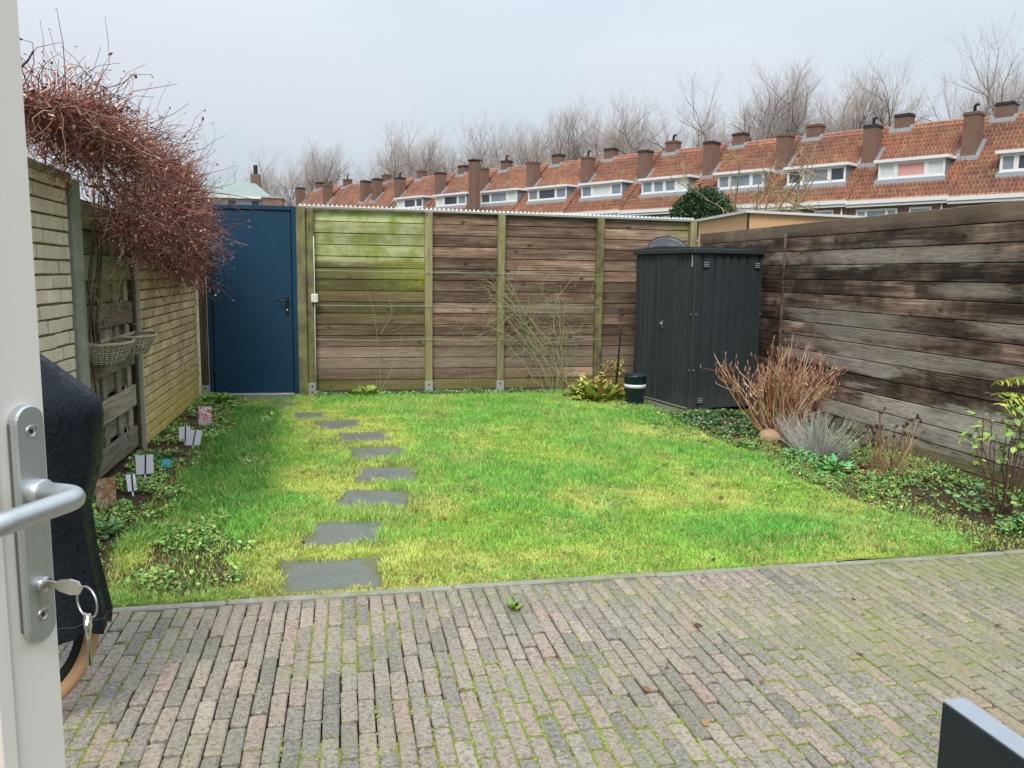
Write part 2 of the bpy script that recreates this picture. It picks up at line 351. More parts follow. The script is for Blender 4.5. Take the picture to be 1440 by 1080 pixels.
# ------------------------------------------------------------------ SETTING: ground, soil, patio
a = NT('far_ground', .95, .1); a.col(a.mix(a.noise(a.pos(), .3, 5), (.07, .09, .035), (.16, .14, .09)))
g = MB(); g.add([(-900, -900, -.09), (900, -900, -.09), (900, 900, -.09), (-900, 900, -.09)], [(0, 1, 2, 3)])
tag(g.build('ground', a.m), kind='structure')

STONES = [[(-1.111, 9.88), (-.53, 9.85), (-.535, 9.50), (-1.093, 9.50)], [(-.84, 9.29), (-.50, 9.29), (-.48, 8.94), (-.86, 8.94)],
 [(-.52, 8.60), (-.16, 8.63), (-.13, 8.26), (-.50, 8.22)], [(-.25, 8.10), (.18, 8.16), (.21, 7.76), (-.22, 7.68)],
 [(-.03, 7.47), (.40, 7.50), (.43, 7.08), (.0, 7.02)], [(.06, 6.84), (.50, 6.84), (.53, 6.38), (.08, 6.30)],
 [(.08, 6.12), (.54, 6.08), (.53, 5.65), (.09, 5.68)], [(-.02, 5.47), (.45, 5.41), (.38, 4.96), (-.06, 5.0)],
 [(-.20, 4.78), (.28, 4.74), (.22, 4.29), (-.22, 4.36)], [(-.31, 4.13), (.19, 4.11), (.17, 3.69), (-.32, 3.70)]]
def in_stone(x, y, grow):
    m = np.zeros(len(x), bool)
    for q in STONES:
        q = np.array(q); c = q.mean(0); q = c+(q-c)*(1+grow/.24); k = np.ones(len(x), bool)
        for i in range(4):
            p0 = q[i]; p1 = q[(i+1) % 4]; k &= ((p1[0]-p0[0])*(y-p0[1])-(p1[1]-p0[1])*(x-p0[0])) < 0
        m |= k
    return m
def beds(x, y):      # 1 inside planted border, 0 on the lawn
    wob = (fbm(x, y, .5, 5)-.5)*.35
    lb = sstep(.06, -.06, x-(-1.02+wob+.10*np.clip((6-y)/2, 0, 1)-.22*sstep(4.9, 4.3, y)))
    rb = sstep(-.08, .08, x-(3.38+wob-.12*sstep(6.5, 5.2, y)*sstep(4, 5, y)))
    bb = sstep(-.05, .05, y-(9.66+wob*.4))*sstep(-.5, -.2, x)
    fl = sstep(.68, .84, fbm(x, y, .35, 31)+.50*sstep(1.0, 0, np.hypot((x+.80)/.62, (y-4.25)/.75)))
    return np.clip(np.maximum(np.maximum(lb, rb), np.maximum(bb, fl)), 0, 1), lb, rb, bb, fl
def soil_z(x, y): return (fbm(x, y, .45, 3)-.5)*.035+(fbm(x, y, .12, 9)-.5)*.014-.008

xs = np.arange(-1.72, 4.66, .035); ys = np.arange(3.638, 10.0, .035); gx, gy = np.meshgrid(xs, ys); fx, fy = gx.ravel(), gy.ravel()
fz = soil_z(fx, fy); fz[in_stone(fx, fy, .01)] = -.018
b, lb, rb, bb, fl = beds(fx, fy); n1 = fbm(fx, fy, .6, 41); n2 = fbm(fx, fy, .15, 43)
lawn = np.array([.20, .28, .04])[None]*(1-n1[:, None])+np.array([.36, .38, .06])[None]*n1[:, None]
soil = np.array([.045, .033, .022])[None]*(1-n2[:, None])+np.array([.15, .105, .06])[None]*n2[:, None]
cc = lawn*(1-b[:, None])+soil*b[:, None]
nx, ny = len(xs), len(ys); ii = (np.arange(ny-1)[:, None]*nx+np.arange(nx-1)[None]).ravel()
me = np_mesh('garden_soil', np.stack([fx, fy, fz], 1), np.stack([ii, ii+1, ii+nx+1, ii+nx], 1), cc, True)
tag(obj('garden_soil', me, M_SOIL), kind='structure')

# patio: individual clay pavers, the 300 that show largest as parts, the rest joined
pxs = np.arange(-1.75, 4.71, .02); pys = np.arange(.35, 3.601, .02); qx, qy = np.meshgrid(pxs, pys); qx, qy = qx.ravel(), qy.ravel()
def mossy(x, y): return fbm(x, y, .45, 61)+.10*sstep(1.0, 3.2, x)+.06*sstep(2.9, 3.6, y)+.12*(fbm(x, y, .06, 63)-.5)
qm = sstep(.42, .58, mossy(qx, qy)); qz = -.020+.0145*qm+(fbm(qx, qy, .7, 77)-.5)*.016
mc_ = np.array([.022, .019, .013])[None]*(1-qm[:, None])+np.array([.15, .20, .03])[None]*qm[:, None]*(.6+.8*fbm(qx, qy, .05, 64))[:, None]
nx_, ny_ = len(pxs), len(pys); qi = (np.arange(ny_-1)[:, None]*nx_+np.arange(nx_-1)[None]).ravel()
patio_o = tag(obj('patio', np_mesh('patio', np.stack([qx, qy, qz], 1), np.stack([qi, qi+1, qi+nx_+1, qi+nx_], 1), mc_, True), M_JOINT), kind='structure')
PW, PL = .0580, .2080
def paver_mesh(seed, l=PL-.0120, w=PW-.0058):
    rr = random.Random(seed); m = MB(); c = .0035; j = lambda s=.0016: rr.uniform(-s, s)
    x, y = w/2, l/2; k = .006
    base = [(-x, -y), (x, -y), (x, y), (-x, y)]
    def ring(ins, z, jj):
        pts = []
        for (sx, sy) in ((-1, -1), (1, -1), (1, 1), (-1, 1)):
            X = sx*(x-ins); Y = sy*(y-ins)
            a1 = (X, Y-sy*k); a2 = (X-sx*k, Y)
            pts += [a1, a2] if sx*sy > 0 else [a2, a1]
        # order around
        pts = [(-(x-ins), -(y-ins)+k), (-(x-ins)+k, -(y-ins)), ((x-ins)-k, -(y-ins)), ((x-ins), -(y-ins)+k), ((x-ins), (y-ins)-k), ((x-ins)-k, (y-ins)), (-(x-ins)+k, (y-ins)), (-(x-ins), (y-ins)-k)]
        return [(p[0]+j(jj), p[1]+j(jj), z+j(jj*.5)) for p in pts]
    v = ring(0, -.05, .0005)+ring(0, -.004, .0018)+ring(.0035, 0, .0014)
    f = [(i, (i+1) % 8, 8+(i+1) % 8, 8+i) for i in range(8)]+[(8+i, 8+(i+1) % 8, 16+(i+1) % 8, 16+i) for i in range(8)]+[tuple(range(16, 24))]
    return m.add(v, f)
protos = [paver_mesh(i) for i in range(12)]; pmesh = []
for p in protos: me = p.mesh('brick'); me.materials.append(M_PAV); pmesh.append(me)
lay = []; x = -1.55; row = 0
f_px = 818.
def sees(p):
    q = cam_rot.transposed() @ (Vector(p)-Vector((0, 0, EYE))); 
    if q.z > -.2: return 0
    u = 512+f_px*q.x/-q.z; v = 384-f_px*q.y/-q.z
    return (1/(-q.z)**3) if (62 < u < 1024 and v < 768) else 0
while x < 4.62:
    y = 3.595-(0 if row % 2 else PL*.5)-random.uniform(-.3, .3)*PL*.35
    if row % 2: y += 0
    first = True; bow = 0
    if y < 3.595-.03:           # cut brick against the edging
        L = 3.592-y
        lay.append((x, (y+3.592)/2, row, L/PL*.98))
    while y > .85:
        lay.append((x, y-PL/2, row, 1.0)); y -= PL
    x += PW; row += 1
def settle(x, y): return (fbm(np.array([x]), np.array([y]), .7, 77)[0]-.5)*.016
items = []
for (x, y, rw, sc) in lay:
    z = settle(x, y)+random.uniform(-.0022, .0022)
    wob = .006*math.sin(y*2.1+x*.7)
    Mx = Matrix.Translation((x+wob+random.uniform(-.0008, .0008), y+random.uniform(-.0015, .0015), z)) @ Matrix.Rotation(random.uniform(-.012, .012), 4, 'Z') @ Matrix.Rotation(random.uniform(-.018, .018), 4, 'X') @ Matrix.Rotation(random.uniform(-.013, .013), 4, 'Y') @ Matrix.Diagonal((1, sc, 1, 1))
    items.append((sees((x, y, 0)), Mx, random.randrange(12)))
items.sort(key=lambda t: -t[0])
for s_, Mx, k in items[:300]:
    o = obj('brick', pmesh[k], None, patio_o); o.matrix_basis = Mx
V = []; F = []; base = 0
pv = [np.array(p.v) for p in protos]
Q = np.array([f for f in protos[0].f if len(f) == 4])
vv = []; ff = []; of = []
for i, (s_, Mx, k) in enumerate(items[300:]):
    Mn = np.array(Mx); vv.append(pv[k] @ Mn[:3, :3].T+Mn[:3, 3]); 
VV = np.concatenate(vv); nb = len(items)-300
top = [(16, 17, 18, 19), (16, 19, 20, 23), (20, 21, 22, 23)]
Q = np.concatenate([Q, np.array(top)])
FF = (Q[None]+np.arange(nb)[:, None, None]*24).reshape(-1, 4)
stuff(obj('brick', np_mesh('brick_rest', VV, FF), M_PAV, patio_o))
# moss growing up in the joints
N = 110000; mx_ = RNG.uniform(-1.5, 4.5, N); my_ = RNG.uniform(.9, 3.6, N)
rows = np.round((mx_+1.55)/PW-.5)+.5; mx_ = -1.55+rows*PW+RNG.normal(0, .0022, N)+.006*np.sin(my_*2.1+mx_*.7)
dens = mossy(mx_, my_)
keep = dens > .535+RNG.uniform(-.06, .06, N); mx_, my_, dens = mx_[keep], my_[keep], dens[keep]
# some at brick heads
E2 = [(x+random.uniform(-PW/2, PW/2), y+PL/2+random.gauss(0, .004)) for (x, y, rw, sc) in lay if sc == 1.0 for _ in range(8)]
ex = np.array([e[0] for e in E2]); ey = np.array([e[1] for e in E2]); dd = mossy(ex, ey)
k2 = dd > .43+RNG.uniform(-.07, .07, len(ex)); mx_ = np.concatenate([mx_, ex[k2]]); my_ = np.concatenate([my_, ey[k2]])
def tufts(name, X, Y, Zb, r0, r1, col0, col1, parent=None, mat=None, hz=.8):
    n = len(X); r = RNG.uniform(r0, r1, n); an = RNG.uniform(0, 6.28, n); vs = []
    for k in range(5):
        t = an+k*2*math.pi/5; rr = r*RNG.uniform(.6, 1.3, n); vs.append(np.stack([X+np.cos(t)*rr, Y+np.sin(t)*rr, Zb-.002+0*X], 1))
    vs.append(np.stack([X+RNG.normal(0, .2, n)*r, Y+RNG.normal(0, .2, n)*r, Zb+r*hz*RNG.uniform(.5, 1.2, n)], 1))
    V = np.stack(vs, 1).reshape(-1, 3); T = np.array([(k, (k+1) % 5, 5) for k in range(5)])
    FF = (T[None]+np.arange(n)[:, None, None]*6).reshape(-1, 3)
    t = RNG.uniform(0, 1, n)[:, None]; c = np.array(col0)[None]*(1-t)+np.array(col1)[None]*t; C = np.repeat(c, 6, 0)
    return obj(name, np_mesh(name, V, FF, C, True), mat, parent)
zb = (fbm(mx_, my_, .7, 77)-.5)*.016-.006
m_moss = tonemat('joint_moss', .9, .1, bump=.6)
stuff(tufts('joint_moss', mx_, my_, zb, .003, .0065, (.12, .17, .02), (.36, .44, .06), None, m_moss), 'low green moss filling the joints between the patio bricks', 'moss')

kerb = tag(MB().box(-1.55, 4.5, 3.60, 3.652, -.1, -.02).build('kerb', M_CONC), kind='structure')
xk = -1.5
while xk < 4.4:
    L = 1.0; y0 = .0
    m = MB(); m.cbox(0, L-.006, 3.604, 3.642, -.1, .006+random.uniform(-.003, .003)-(.005 if xk > 1.4 else 0), .008)
    o = m.build('kerb_stone', M_CONC, kerb, (xk, 0, 0)); xk += L

# stepping stones
def stone_words(i):
    return ['stone slab on the ground right in front of the blue gate', 'small stepping stone, second from the blue gate, half grown over',
     'stepping stone third from the blue gate with a grassy left edge', 'stepping stone fourth from the blue gate, slightly skewed in the lawn',
     'stepping stone fifth from the blue gate, middle of the path', 'stepping stone fifth from the patio where the path bends right',
     'stepping stone fourth from the patio, clean straight dark slab', 'stepping stone third from the patio with skewed right side',
     'large stepping stone second from the patio with grass below', 'largest nearest stepping stone touching the brick patio edge'][i]
for i, q in enumerate(STONES):
    c = np.mean(q, 0); m = MB(); P = [(p[0]-c[0], p[1]-c[1]) for p in q]
    n = 4; k = .955
    vs = [(x, y, -.04) for x, y in P]+[(x, y, .002) for x, y in P]+[(x*k, y*k, .007) for x, y in P]
    m.add(vs, [(a_, 4+a_, 4+(a_+1) % 4, (a_+1) % 4) for a_ in range(4)]+[(4+a_, 8+a_, 8+(a_+1) % 4, 4+(a_+1) % 4) for a_ in range(4)]+[(11, 10, 9, 8)][:0]+[(8, 11, 10, 9)])
    o = m.build('stepping_stone', M_SLATE, None, (c[0], c[1], -.010)); tag(o, stone_words(i), 'stepping stone', 'stepping stones across the lawn')
    o.rotation_euler = (random.uniform(-.01, .01), random.uniform(-.01, .01), 0)

# ------------------------------------------------------------------ LEFT BOUNDARY
def brick_wall(name, label, y0, y1, H, mb, mm, blen, ch, seed):
    w = thing(name, label, 'wall', (-1.58, y0, 0))
    MB().box(-.10, -.010, 0, y1-y0, -.1, H).build('mortar', mm, w)
    rr = random.Random(seed); protos = []
    for k in range(8):
        m = MB(); m.cbox(-.05, rr.uniform(-.001, .004), 0, blen-.011, 0, ch-.012, .004); me = m.mesh('brick'); me.materials.append(mb); protos.append(me)
    L = y1-y0; its = []; z = .0; k = 0
    while z < H-.02:
        y = -blen*.5 if k % 2 else 0
        while y < L-.03:
            a0 = max(y, 0); a1 = min(y+blen, L); its.append((a0, z, (a1-a0)/blen)); y += blen
        z += ch; k += 1
    its.sort(key=lambda t: -t[1])
    for i, (y, z, s) in enumerate(its[:300]):
        o = obj('brick', protos[rr.randrange(8)], None, w); o.location = (rr.uniform(-.003, .003), y+.005, z+.006+rr.uniform(-.002, .002)); o.scale = (1, s, 1)
        o.rotation_euler = (rr.uniform(-.012, .012), rr.uniform(-.01, .01), rr.uniform(-.01, .01))
    if len(its) > 300:
        m = MB()
        for (y, z, s) in its[300:]: m.cbox(-.05, rr.uniform(-.003, .004), y+.005, y+.005+s*blen-.011, z+.006, z+ch-.006, .004)
        stuff(m.build('brick', mb, w))
    return w
bw = brick_wall('brick_wall', 'pale limewashed brick wall nearest the patio with grey coping', 3.2, 5.40, 1.96, M_BRN, M_MORN, .235, .083, 3)
m = MB(); yy = 0
cm = MB().cbox(-.16, .035, 0, .54, 1.965, 2.01, .008).mesh('coping_stone'); cm.materials.append(M_CONC)
for k in range(4):
    o = obj('coping_stone', cm, None, bw); o.location = (0, k*.55, random.uniform(-.002, .002))
t = tag(MB().cbox(-.14, .03, 0, .17, 0, 1.985, .01).build('concrete_pier', M_CONC, None, (-1.58, 5.405, 0)), 'grey rendered pier between pale brick wall and woven wood panel', 'pier')
fw = brick_wall('brick_wall', 'long yellow brick wall beside the blue gate, under the vine', 7.0, 9.78, 2.0, M_BRF, M_MORT, .235, .08, 5)
cm = MB().cbox(-.14, .03, 0, .54, 2.005, 2.05, .008).mesh('coping_stone2'); cm.materials.append(M_CONC)
for k in range(5): o = obj('coping_stone', cm, None, fw); o.location = (0, k*.556, 0)
# woven wood panel
pn = thing('woven_fence_panel', 'grey woven wood fence panel between the two brick walls', 'fence panel', (-1.60, 5.58, 0))
L = 1.27
MB().box(-.10, -.06, 0, L, 0, 1.9).build('backing_board', M_DPOST, pn)
vm = MB().cbox(-.012, .008, -.055, .055, .04, 1.88, .003).mesh('upright'); vm.materials.append(M_PANEL)
for yv in (.14, .52, .90, 1.2): o = obj('upright', vm, None, pn); o.location = (-.012, yv, 0)
hm = MB().cbox(-L/2, L/2, -.010, .010, 0, .165, .003).mesh('slat'); hm.materials.append(M_PANEL)
sm_ = MB().cbox(-.15, .15, -.008, .008, 0, .15, .003).mesh('slat_short'); sm_.materials.append(M_PANEL)
z = .06; k = 0
while z < 1.8:
    if k % 2 == 0:
        o = obj('slat', hm, None, pn); o.location = (.012, L/2, z); o.rotation_euler = (0, random.uniform(-.006, .006), R(90)); z += .172
    else:
        for q, yv in enumerate((-.02+.17*0, .33, .71)):
            o = obj('slat', sm_, None, pn); o.location = (-.034, .33+.38*q-.0, z); o.rotation_euler = (0, random.uniform(-.01, .01), R(90))
        z += .155
    k += 1
MB().cbox(-.03, .03, L-.005, L+.045, 0, 1.9, .004).build('post', M_DPOST, pn)
m = MB(); m.cbox(-.012, .012, -.011, .011, 0, 1.95, .003)
tag(m.build('cover_strip', simple('pale_strip', (.42, .40, .34), .6), None, (-1.555, 6.955, 0)), 'thin pale upright strip where woven panel meets yellow brick wall', 'strip')

# ------------------------------------------------------------------ GATE
M_BLUE = NT('blue_gate_paint', .5, .25); a = M_BLUE; oc = a.obc(); ps = a.pos()
f = a.noise(a.scale(ps, (30, 30, 3.5)), 1, 5, .6, .4); f2 = a.noise(ps, 2, 4)
a.col(a.mix(f2, (.009, .040, .080), (.014, .056, .108))); a.bump(f, .55, .004); a.rough(a.ramp(f, [(.3, .32), (.7, .55)])); M_BLUE = a.m
M_BLACK = simple('black_metal', (.015, .015, .016), .35, .5)
M_GALV = NT('galvanised_steel', .45, .5); a = M_GALV; a.metal(.6); a.col(a.mix(a.noise(a.obc(), 40, 3), (.42, .43, .43), (.62, .63, .63))); M_GALV = a.m
gt = thing('garden_gate', 'tall dark blue garden gate at the back left corner', 'gate', (-1.475, 9.86, 0))
MB().cbox(0, .05, -.03, .05, .02, 2.185, .003).build('frame', M_BLUE, gt)
MB().cbox(.945, .995, -.03, .05, .02, 2.185, .003).build('frame', M_BLUE, gt)
MB().cbox(.052, .943, -.03, .05, 2.135, 2.185, .003).build('frame', M_BLUE, gt)
lf = MB().cbox(.058, .937, -.012, .03, .035, 2.128, .004).build('leaf', M_BLUE, gt)
m = MB(); m.box(.0505, .075, .032, .048, .03, 2.134); m.box(.92, .9445, .032, .048, .03, 2.134); m.box(.076, .919, .032, .048, 2.11, 2.134); m.build('stop', M_BLUE, gt)
pl = MB().cbox(.862, .898, -.024, -.012, .95, 1.16, .006).build('handle_plate', M_BLACK, gt)
m = MB(); m.tube([(.88, -.02, 1.11), (.88, -.065, 1.11), (.868, -.072, 1.11), (.76, -.072, 1.11)], .009, 8); m.build('lever', M_BLACK, pl)
MB().lathe([(0, 0), (.011, 0), (.011, .006), (0, .006)], 12, Matrix.Translation((.88, -.024, 1.00)) @ Matrix.Rotation(R(90), 4, 'X')).build('keyhole', M_GALV, pl)
MB().cbox(.06, .935, -.035, .01, .005, .026, .003).build('threshold', M_GALV, gt)
for z in (.3, 1.1, 1.9): MB().lathe([(0, -.05), (.009, -.05), (.009, .05), (0, .05)], 8, Matrix.Translation((.055, -.036, z))).build('hinge', M_BLACK, gt)
gp = thing('gate_post', 'dark timber post left of the blue gate on a steel shoe', 'post', (-1.52, 9.84, 0))
MB().cbox(-.04, .035, -.04, .04, .12, 2.16, .005).build('timber', M_DPOST, gp)
def shoe(par, s=1, loc=(0, 0, 0)):
    m = MB(); m.cbox(-.048, .048, -.055, -.048, .0, .14, .002); m.box(-.048, -.043, -.048, .05, .0, .14); m.box(.043, .048, -.048, .05, .0, .14)
    o = m.build('post_shoe', M_GALV, par, loc)
    for z in (.035, .105): MB().lathe([(0, 0), (.012, 0), (.010, .007), (0, .007)], 6, Matrix.Translation((0, -.055, z)) @ Matrix.Rotation(R(90), 4, 'X')).build('bolt', M_BLACK, o)
    return o
shoe(gp)
gp = thing('gate_post', 'pale green weathered post right of the blue gate', 'post', (-.425, 9.86, 0))
MB().cbox(-.054, .049, -.04, .05, .0, 2.19, .006).build('timber', M_POST, gp)

# ------------------------------------------------------------------ BACK FENCE
FB = thing('board_fence', 'brown horizontal board fence at the back with white spike strip on top', 'fence', (0, 9.9, 0))
posts = [-.33, 1.05, 1.935, 3.19, 4.42]
zt = [2.19, 2.185, 2.177, 2.169, 2.16]
pm = MB().cbox(-.046, .046, -.045, .045, .0, 2.05, .007).mesh('post'); pm.materials.append(M_POST)
for i, px in enumerate(posts):
    z0 = .12 if i < 4 else 0
    o = MB().cbox(-.045, .045, -.04, .05, z0, zt[i]-.012 if i < 4 else 2.16, .007).build('post', M_POST, FB, (px, 0, 0), random.uniform(-.02, .02))
    if i < 3: shoe(FB, loc=(px, .005, 0))
    if i == 3: shoe(FB, loc=(px, .005, 0))
rb_ = random.Random(5); NB = 16
for bay in range(4):
    x0 = posts[bay]+.03; x1 = posts[bay+1]-.03; Ls = x1-x0; pm_ = []
    for v in range(3):
        m = MB(); m.cbox(-Ls/2, Ls/2, -.011-rb_.uniform(0, .003), .011, 0, .127, .005); me = m.mesh('board'); me.materials.append(M_FENCE); pm_.append(me)
    for r_ in range(NB):
        o = obj('board', pm_[r_ % 3], None, FB); o.location = ((x0+x1)/2, .045+rb_.uniform(-.004, .004), .03+r_*.1335)
        o.rotation_euler = (rb_.uniform(-.03, .01), rb_.uniform(-.0025, .0025), rb_.uniform(-.003, .003))
    dk = MB().box(x0, x1, .066, .076, .02, 2.14); dk.build('backing', M_DPOST, FB)
M_CAP = simple('greened_cap_rail', (.30, .34, .30), .7, nscale=12)
M_WHITE = simple('white_plastic', (.72, .74, .76), .45, .4, var=.05)
m = MB(); 
for i in range(4): m.prism([(posts[i]-(.12 if i == 0 else 0), zt[i]-.018), (posts[i+1], zt[i+1]-.018), (posts[i+1], zt[i+1]+.004), (posts[i]-(.12 if i == 0 else 0), zt[i]+.004)], -.03, .09)
m.build('cap_rail', M_CAP, FB)
m = MB(); xx = -.43
def ztop(x): return float(np.interp(x, posts, zt))+.006
while xx < 4.42:
    z = ztop(xx); h_ = random.uniform(.026, .034); lean = random.uniform(-.004, .004)
    for yy in (-.02, .03): m.add([(xx-.013, yy-.006, z), (xx+.013, yy-.006, z), (xx+.013, yy+.008, z), (xx-.013, yy+.008, z), (xx+lean, yy, z+h_)], [(0, 1, 4), (1, 2, 4), (2, 3, 4), (3, 0, 4), (3, 2, 1, 0)])
    xx += .052
stuff(m.build('spike', M_WHITE, FB))
m = MB(); m.prism([(-.45, ztop(-.45)-.002), (4.42, ztop(4.42)-.002), (4.42, ztop(4.42)+.006), (-.45, ztop(-.45)+.006)], -.032, .045); m.build('spike_strip', M_WHITE, FB)
# fence corner: high green post end
# training wires
M_WIRE = simple('green_wire', (.32, .46, .34), .4, .4)
for z, lab, sag in ((1.462, 'highest', .004), (1.06, 'middle', .006), (.665, 'lowest', .03)):
    pts = []
    for i in range(33):
        x = -.30+3.49*i/32; sg = 0
        for a0, a1 in ((-.33, 1.05), (1.05, 1.935), (1.935, 3.19)):
            if a0 <= x <= a1: u = (x-a0)/(a1-a0); sg = sag*4*u*(1-u)
        pts.append((x, 9.845-.006, z-.006*i/32-sg*(1.3 if x > 1.9 else .6)))
    tag(MB().tube(pts, .0034, 5).build('training_wire', M_WIRE), lab+' of the three green wires strung along the back fence', 'wire', 'training wires on the back fence')
m = MB(); m.tube([(-.285, 9.843, .0), (-.287, 9.843, .6), (-.283, 9.843, 1.3), (-.285, 9.843, 1.85)], .006, 6)
tag(m.build('cable', simple('pale_cable', (.62, .66, .62), .5)), 'pale cable running up the first post of the back fence', 'cable')
tag(MB().cbox(-.325, -.245, 9.80, 9.845, 1.09, 1.19, .008).build('junction_box', simple('cream_plastic', (.70, .70, .60), .5)), 'small cream junction box on the fence post by the blue gate', 'box')

# ------------------------------------------------------------------ RIGHT FENCE
FR = thing('plank_fence', 'tall dark stained plank fence along the right side with silvery patches', 'fence', (4.55, 0, 0))
bays = [(1.35, 4.10), (4.10, 7.84), (7.84, 9.93)]; rr = random.Random(12)
for bi, (y0, y1) in enumerate(bays):
    Ls = y1-y0-.006
    for r_ in range(15):
        z0 = -.10+r_*.14; hh = .1335
        m = MB(); m.cbox(-Ls/2, Ls/2, -.012, .012, 0, hh, .004)
        o = m.build('plank', M_RIGHT, FR, (rr.uniform(-.003, .003), (y0+y1)/2, z0), R(90)); o.rotation_euler = (rr.uniform(-.012, .012), 0, R(90)+rr.uniform(-.001, .001))
    MB().box(.02, .03, y0, y1, 0, 1.98).build('backing', M_DPOST, FR)
for y in (1.4, 4.1, 7.84, 9.8): MB().cbox(.03, .11, y-.04, y+.04, 0, 1.98, .005).build('post', M_DPOST, FR)
MB().cbox(-.022, -.013, 7.82, 7.86, 0, 1.9, .002).build('cover_strip', M_RIGHT, FR)

# ------------------------------------------------------------------ METAL SHED
M_SHED = NT('anthracite_sheet_metal', .38, .45); a = M_SHED; ps = a.pos(); f = a.noise(ps, 3, 5, .6)
zs = a.math('ADD', a.sep(ps, 2), a.math('MULTIPLY', a.noise(ps, 9, 4, .7), .35)); a.col(a.mix(a.math('MULTIPLY', a.band(zs, -5, -4, .18, .45), .45), a.mix(a.noise(a.scale(ps, (14, 14, 1.2)), 1, 4), a.mix(f, (.018, .026, .031), (.034, .044, .050)), (.034, .045, .050)), (.09, .09, .07))); a.rough(a.ramp(a.noise(ps, 12, 5, .7), [(.3, .30), (.7, .5)])); a.bump(a.noise(ps, 6, 2), .05, .01); M_SHED = a.m
SH = thing('metal_shed', 'anthracite ribbed metal garden shed in the back right corner', 'shed', (3.69, 8.15, 0), math.atan2(.986, -.169))
# local x: from the near corner along the door face (away); local y: negative = towards the right fence
SW, SD, SHH = 1.2, .90, 1.74
def ribbed(width, height, grooves, gw=.020, depth=.022):
    pr = [(0, 0)]
    for u in grooves: pr += [(u-gw, 0), (u-gw*.45, -depth), (u+gw*.45, -depth), (u+gw, 0)]
    pr.append((width, 0)); return pr
def panel(name, pr, z0, z1, Mx, mat, par):
    m = MB(); n = len(pr)
    vs = [(x, y, z0) for x, y in pr]+[(x, y, z1) for x, y in pr]+[(x, y-.02, z0) for x, y in pr]+[(x, y-.02, z1) for x, y in pr]
    fs = [(i, i+1, n+i+1, n+i) for i in range(n-1)]+[(2*n+i+1, 2*n+i, 3*n+i, 3*n+i+1) for i in range(n-1)]+[(n+i, n+i+1, 3*n+i+1, 3*n+i) for i in range(n-1)]+[(i+1, i, 2*n+i, 2*n+i+1) for i in range(n-1)]
    fs += [(0, n, 3*n, 2*n), (n-1, 2*n-1, 4*n-1, 3*n-1)][:]
    return m.add([Mx @ Vector(v) for v in vs], fs).build(name, mat, par)
# outward of door face is +y local; outward of near side face is -x local
I = Matrix.Identity(4)
d1 = panel('door', [(x+.035, y) for x, y in ribbed(.72, 0, [.07, .115, .175, .225, .285, .65])], .05, SHH-.05, Matrix.Translation((0, .012, 0)), M_SHED, SH)
d2 = panel('door', [(x+.765, y) for x, y in ribbed(.41, 0, [.06, .11, .17, .21, .30])], .05, SHH-.05, Matrix.Translation((0, .012, 0)), M_SHED, SH)
sideM = Matrix(((0, 1, 0, 0), (-1, 0, 0, 0), (0, 0, 1, 0), (0, 0, 0, 1))).inverted() 
# near side: runs along -y; local panel x -> -y, panel +y -> -x
sideM = Matrix(((0, -1, 0, 0), (-1, 0, 0, 0), (0, 0, 1, 0), (0, 0, 0, 1)))
panel('side_panel', [(x+.02, y) for x, y in ribbed(SD-.04, 0, [.07, .22, .33, .43, .53, .64, .80])], .03, SHH-.04, sideM, M_SHED, SH)
farM = Matrix(((0, 1, 0, SW), (-1, 0, 0, 0), (0, 0, 1, 0), (0, 0, 0, 1)))
panel('side_panel', [(x+.02, y) for x, y in ribbed(SD-.04, 0, [.2, .4, .6])], .03, SHH-.04, farM, M_SHED, SH)
panel('back_panel', [(x, y) for x, y in ribbed(SW, 0, [.2, .4, .6, .8, 1.0])], .03, SHH-.04, Matrix(((1, 0, 0, 0), (0, -1, 0, -SD), (0, 0, 1, 0), (0, 0, 0, 1))), M_SHED, SH)
for (x, y) in ((0, 0), (SW, 0), (0, -SD), (SW, -SD)):
    MB().cbox(x-.012, x+.022 if x == 0 else x+.012, y-.022 if y == 0 else y-.012, y+.016 if y == 0 else y+.012, .0, SHH-.03, .005).build('corner_profile', M_SHED, SH)
rf = MB().cbox(-.045, SW+.045, -SD-.04, .05, SHH-.045, SHH+.01, .008)
rf.prism([(-.04, SHH+.01), (SW+.04, SHH+.01), (SW+.04, SHH+.02), (SW/2, SHH+.045), (-.04, SHH+.02)], -SD-.035, .045)
rf.build('roof', M_SHED, SH)
MB().cbox(.0, SW, -.02, .022, .0, .045, .004).build('sill', M_SHED, SH)
MB().cbox(.02, SW-.03, .024, .030, .028, .042, .001).build('threshold_strip', M_GALV, SH)
M_CHR = NT('satin_chrome', .25, .5); M_CHR.metal(1); M_CHR.col((.6, .6, .6)); M_CHR = M_CHR.m
m = MB(); m.tube([(.60, .012, .92), (.60, .045, .92), (.595, .055, .92), (.535, .055, .92)], .009, 8); m.cbox(.58, .62, .010, .02, .87, .95, .003); m.build('handle', M_CHR, d1)
M_LV = simple('pale_vent', (.30, .36, .38), .4)
for (u, z) in ((.12, 1.58), (.78, 1.58), (.115, .12)):
    v = MB()
    v.cbox(-.018, -.012, -u-.038, -u+.038, z-.035, z+.035, .001); vo = v.build('vent', M_SHED, SH)
    for q in range(3): MB().cbox(-.024, -.018, -u-.03, -u+.03, z-.024+q*.02, z-.017+q*.02, .001).build('louvre', M_LV, vo)
for z in (.45, 1.05):
    for (x, y, ax) in ((.018, .018, 0), (-.014, -.02, 1), (-.014, -.85, 1)):
        MB().lathe([(0, 0), (.007, 0), (.005, .004), (0, .005)], 8, Matrix.Translation((x, y, z)) @ Matrix.Rotation(R(-90), 4, 'X' if ax == 0 else 'Y')).build('screw', M_GALV, SH)
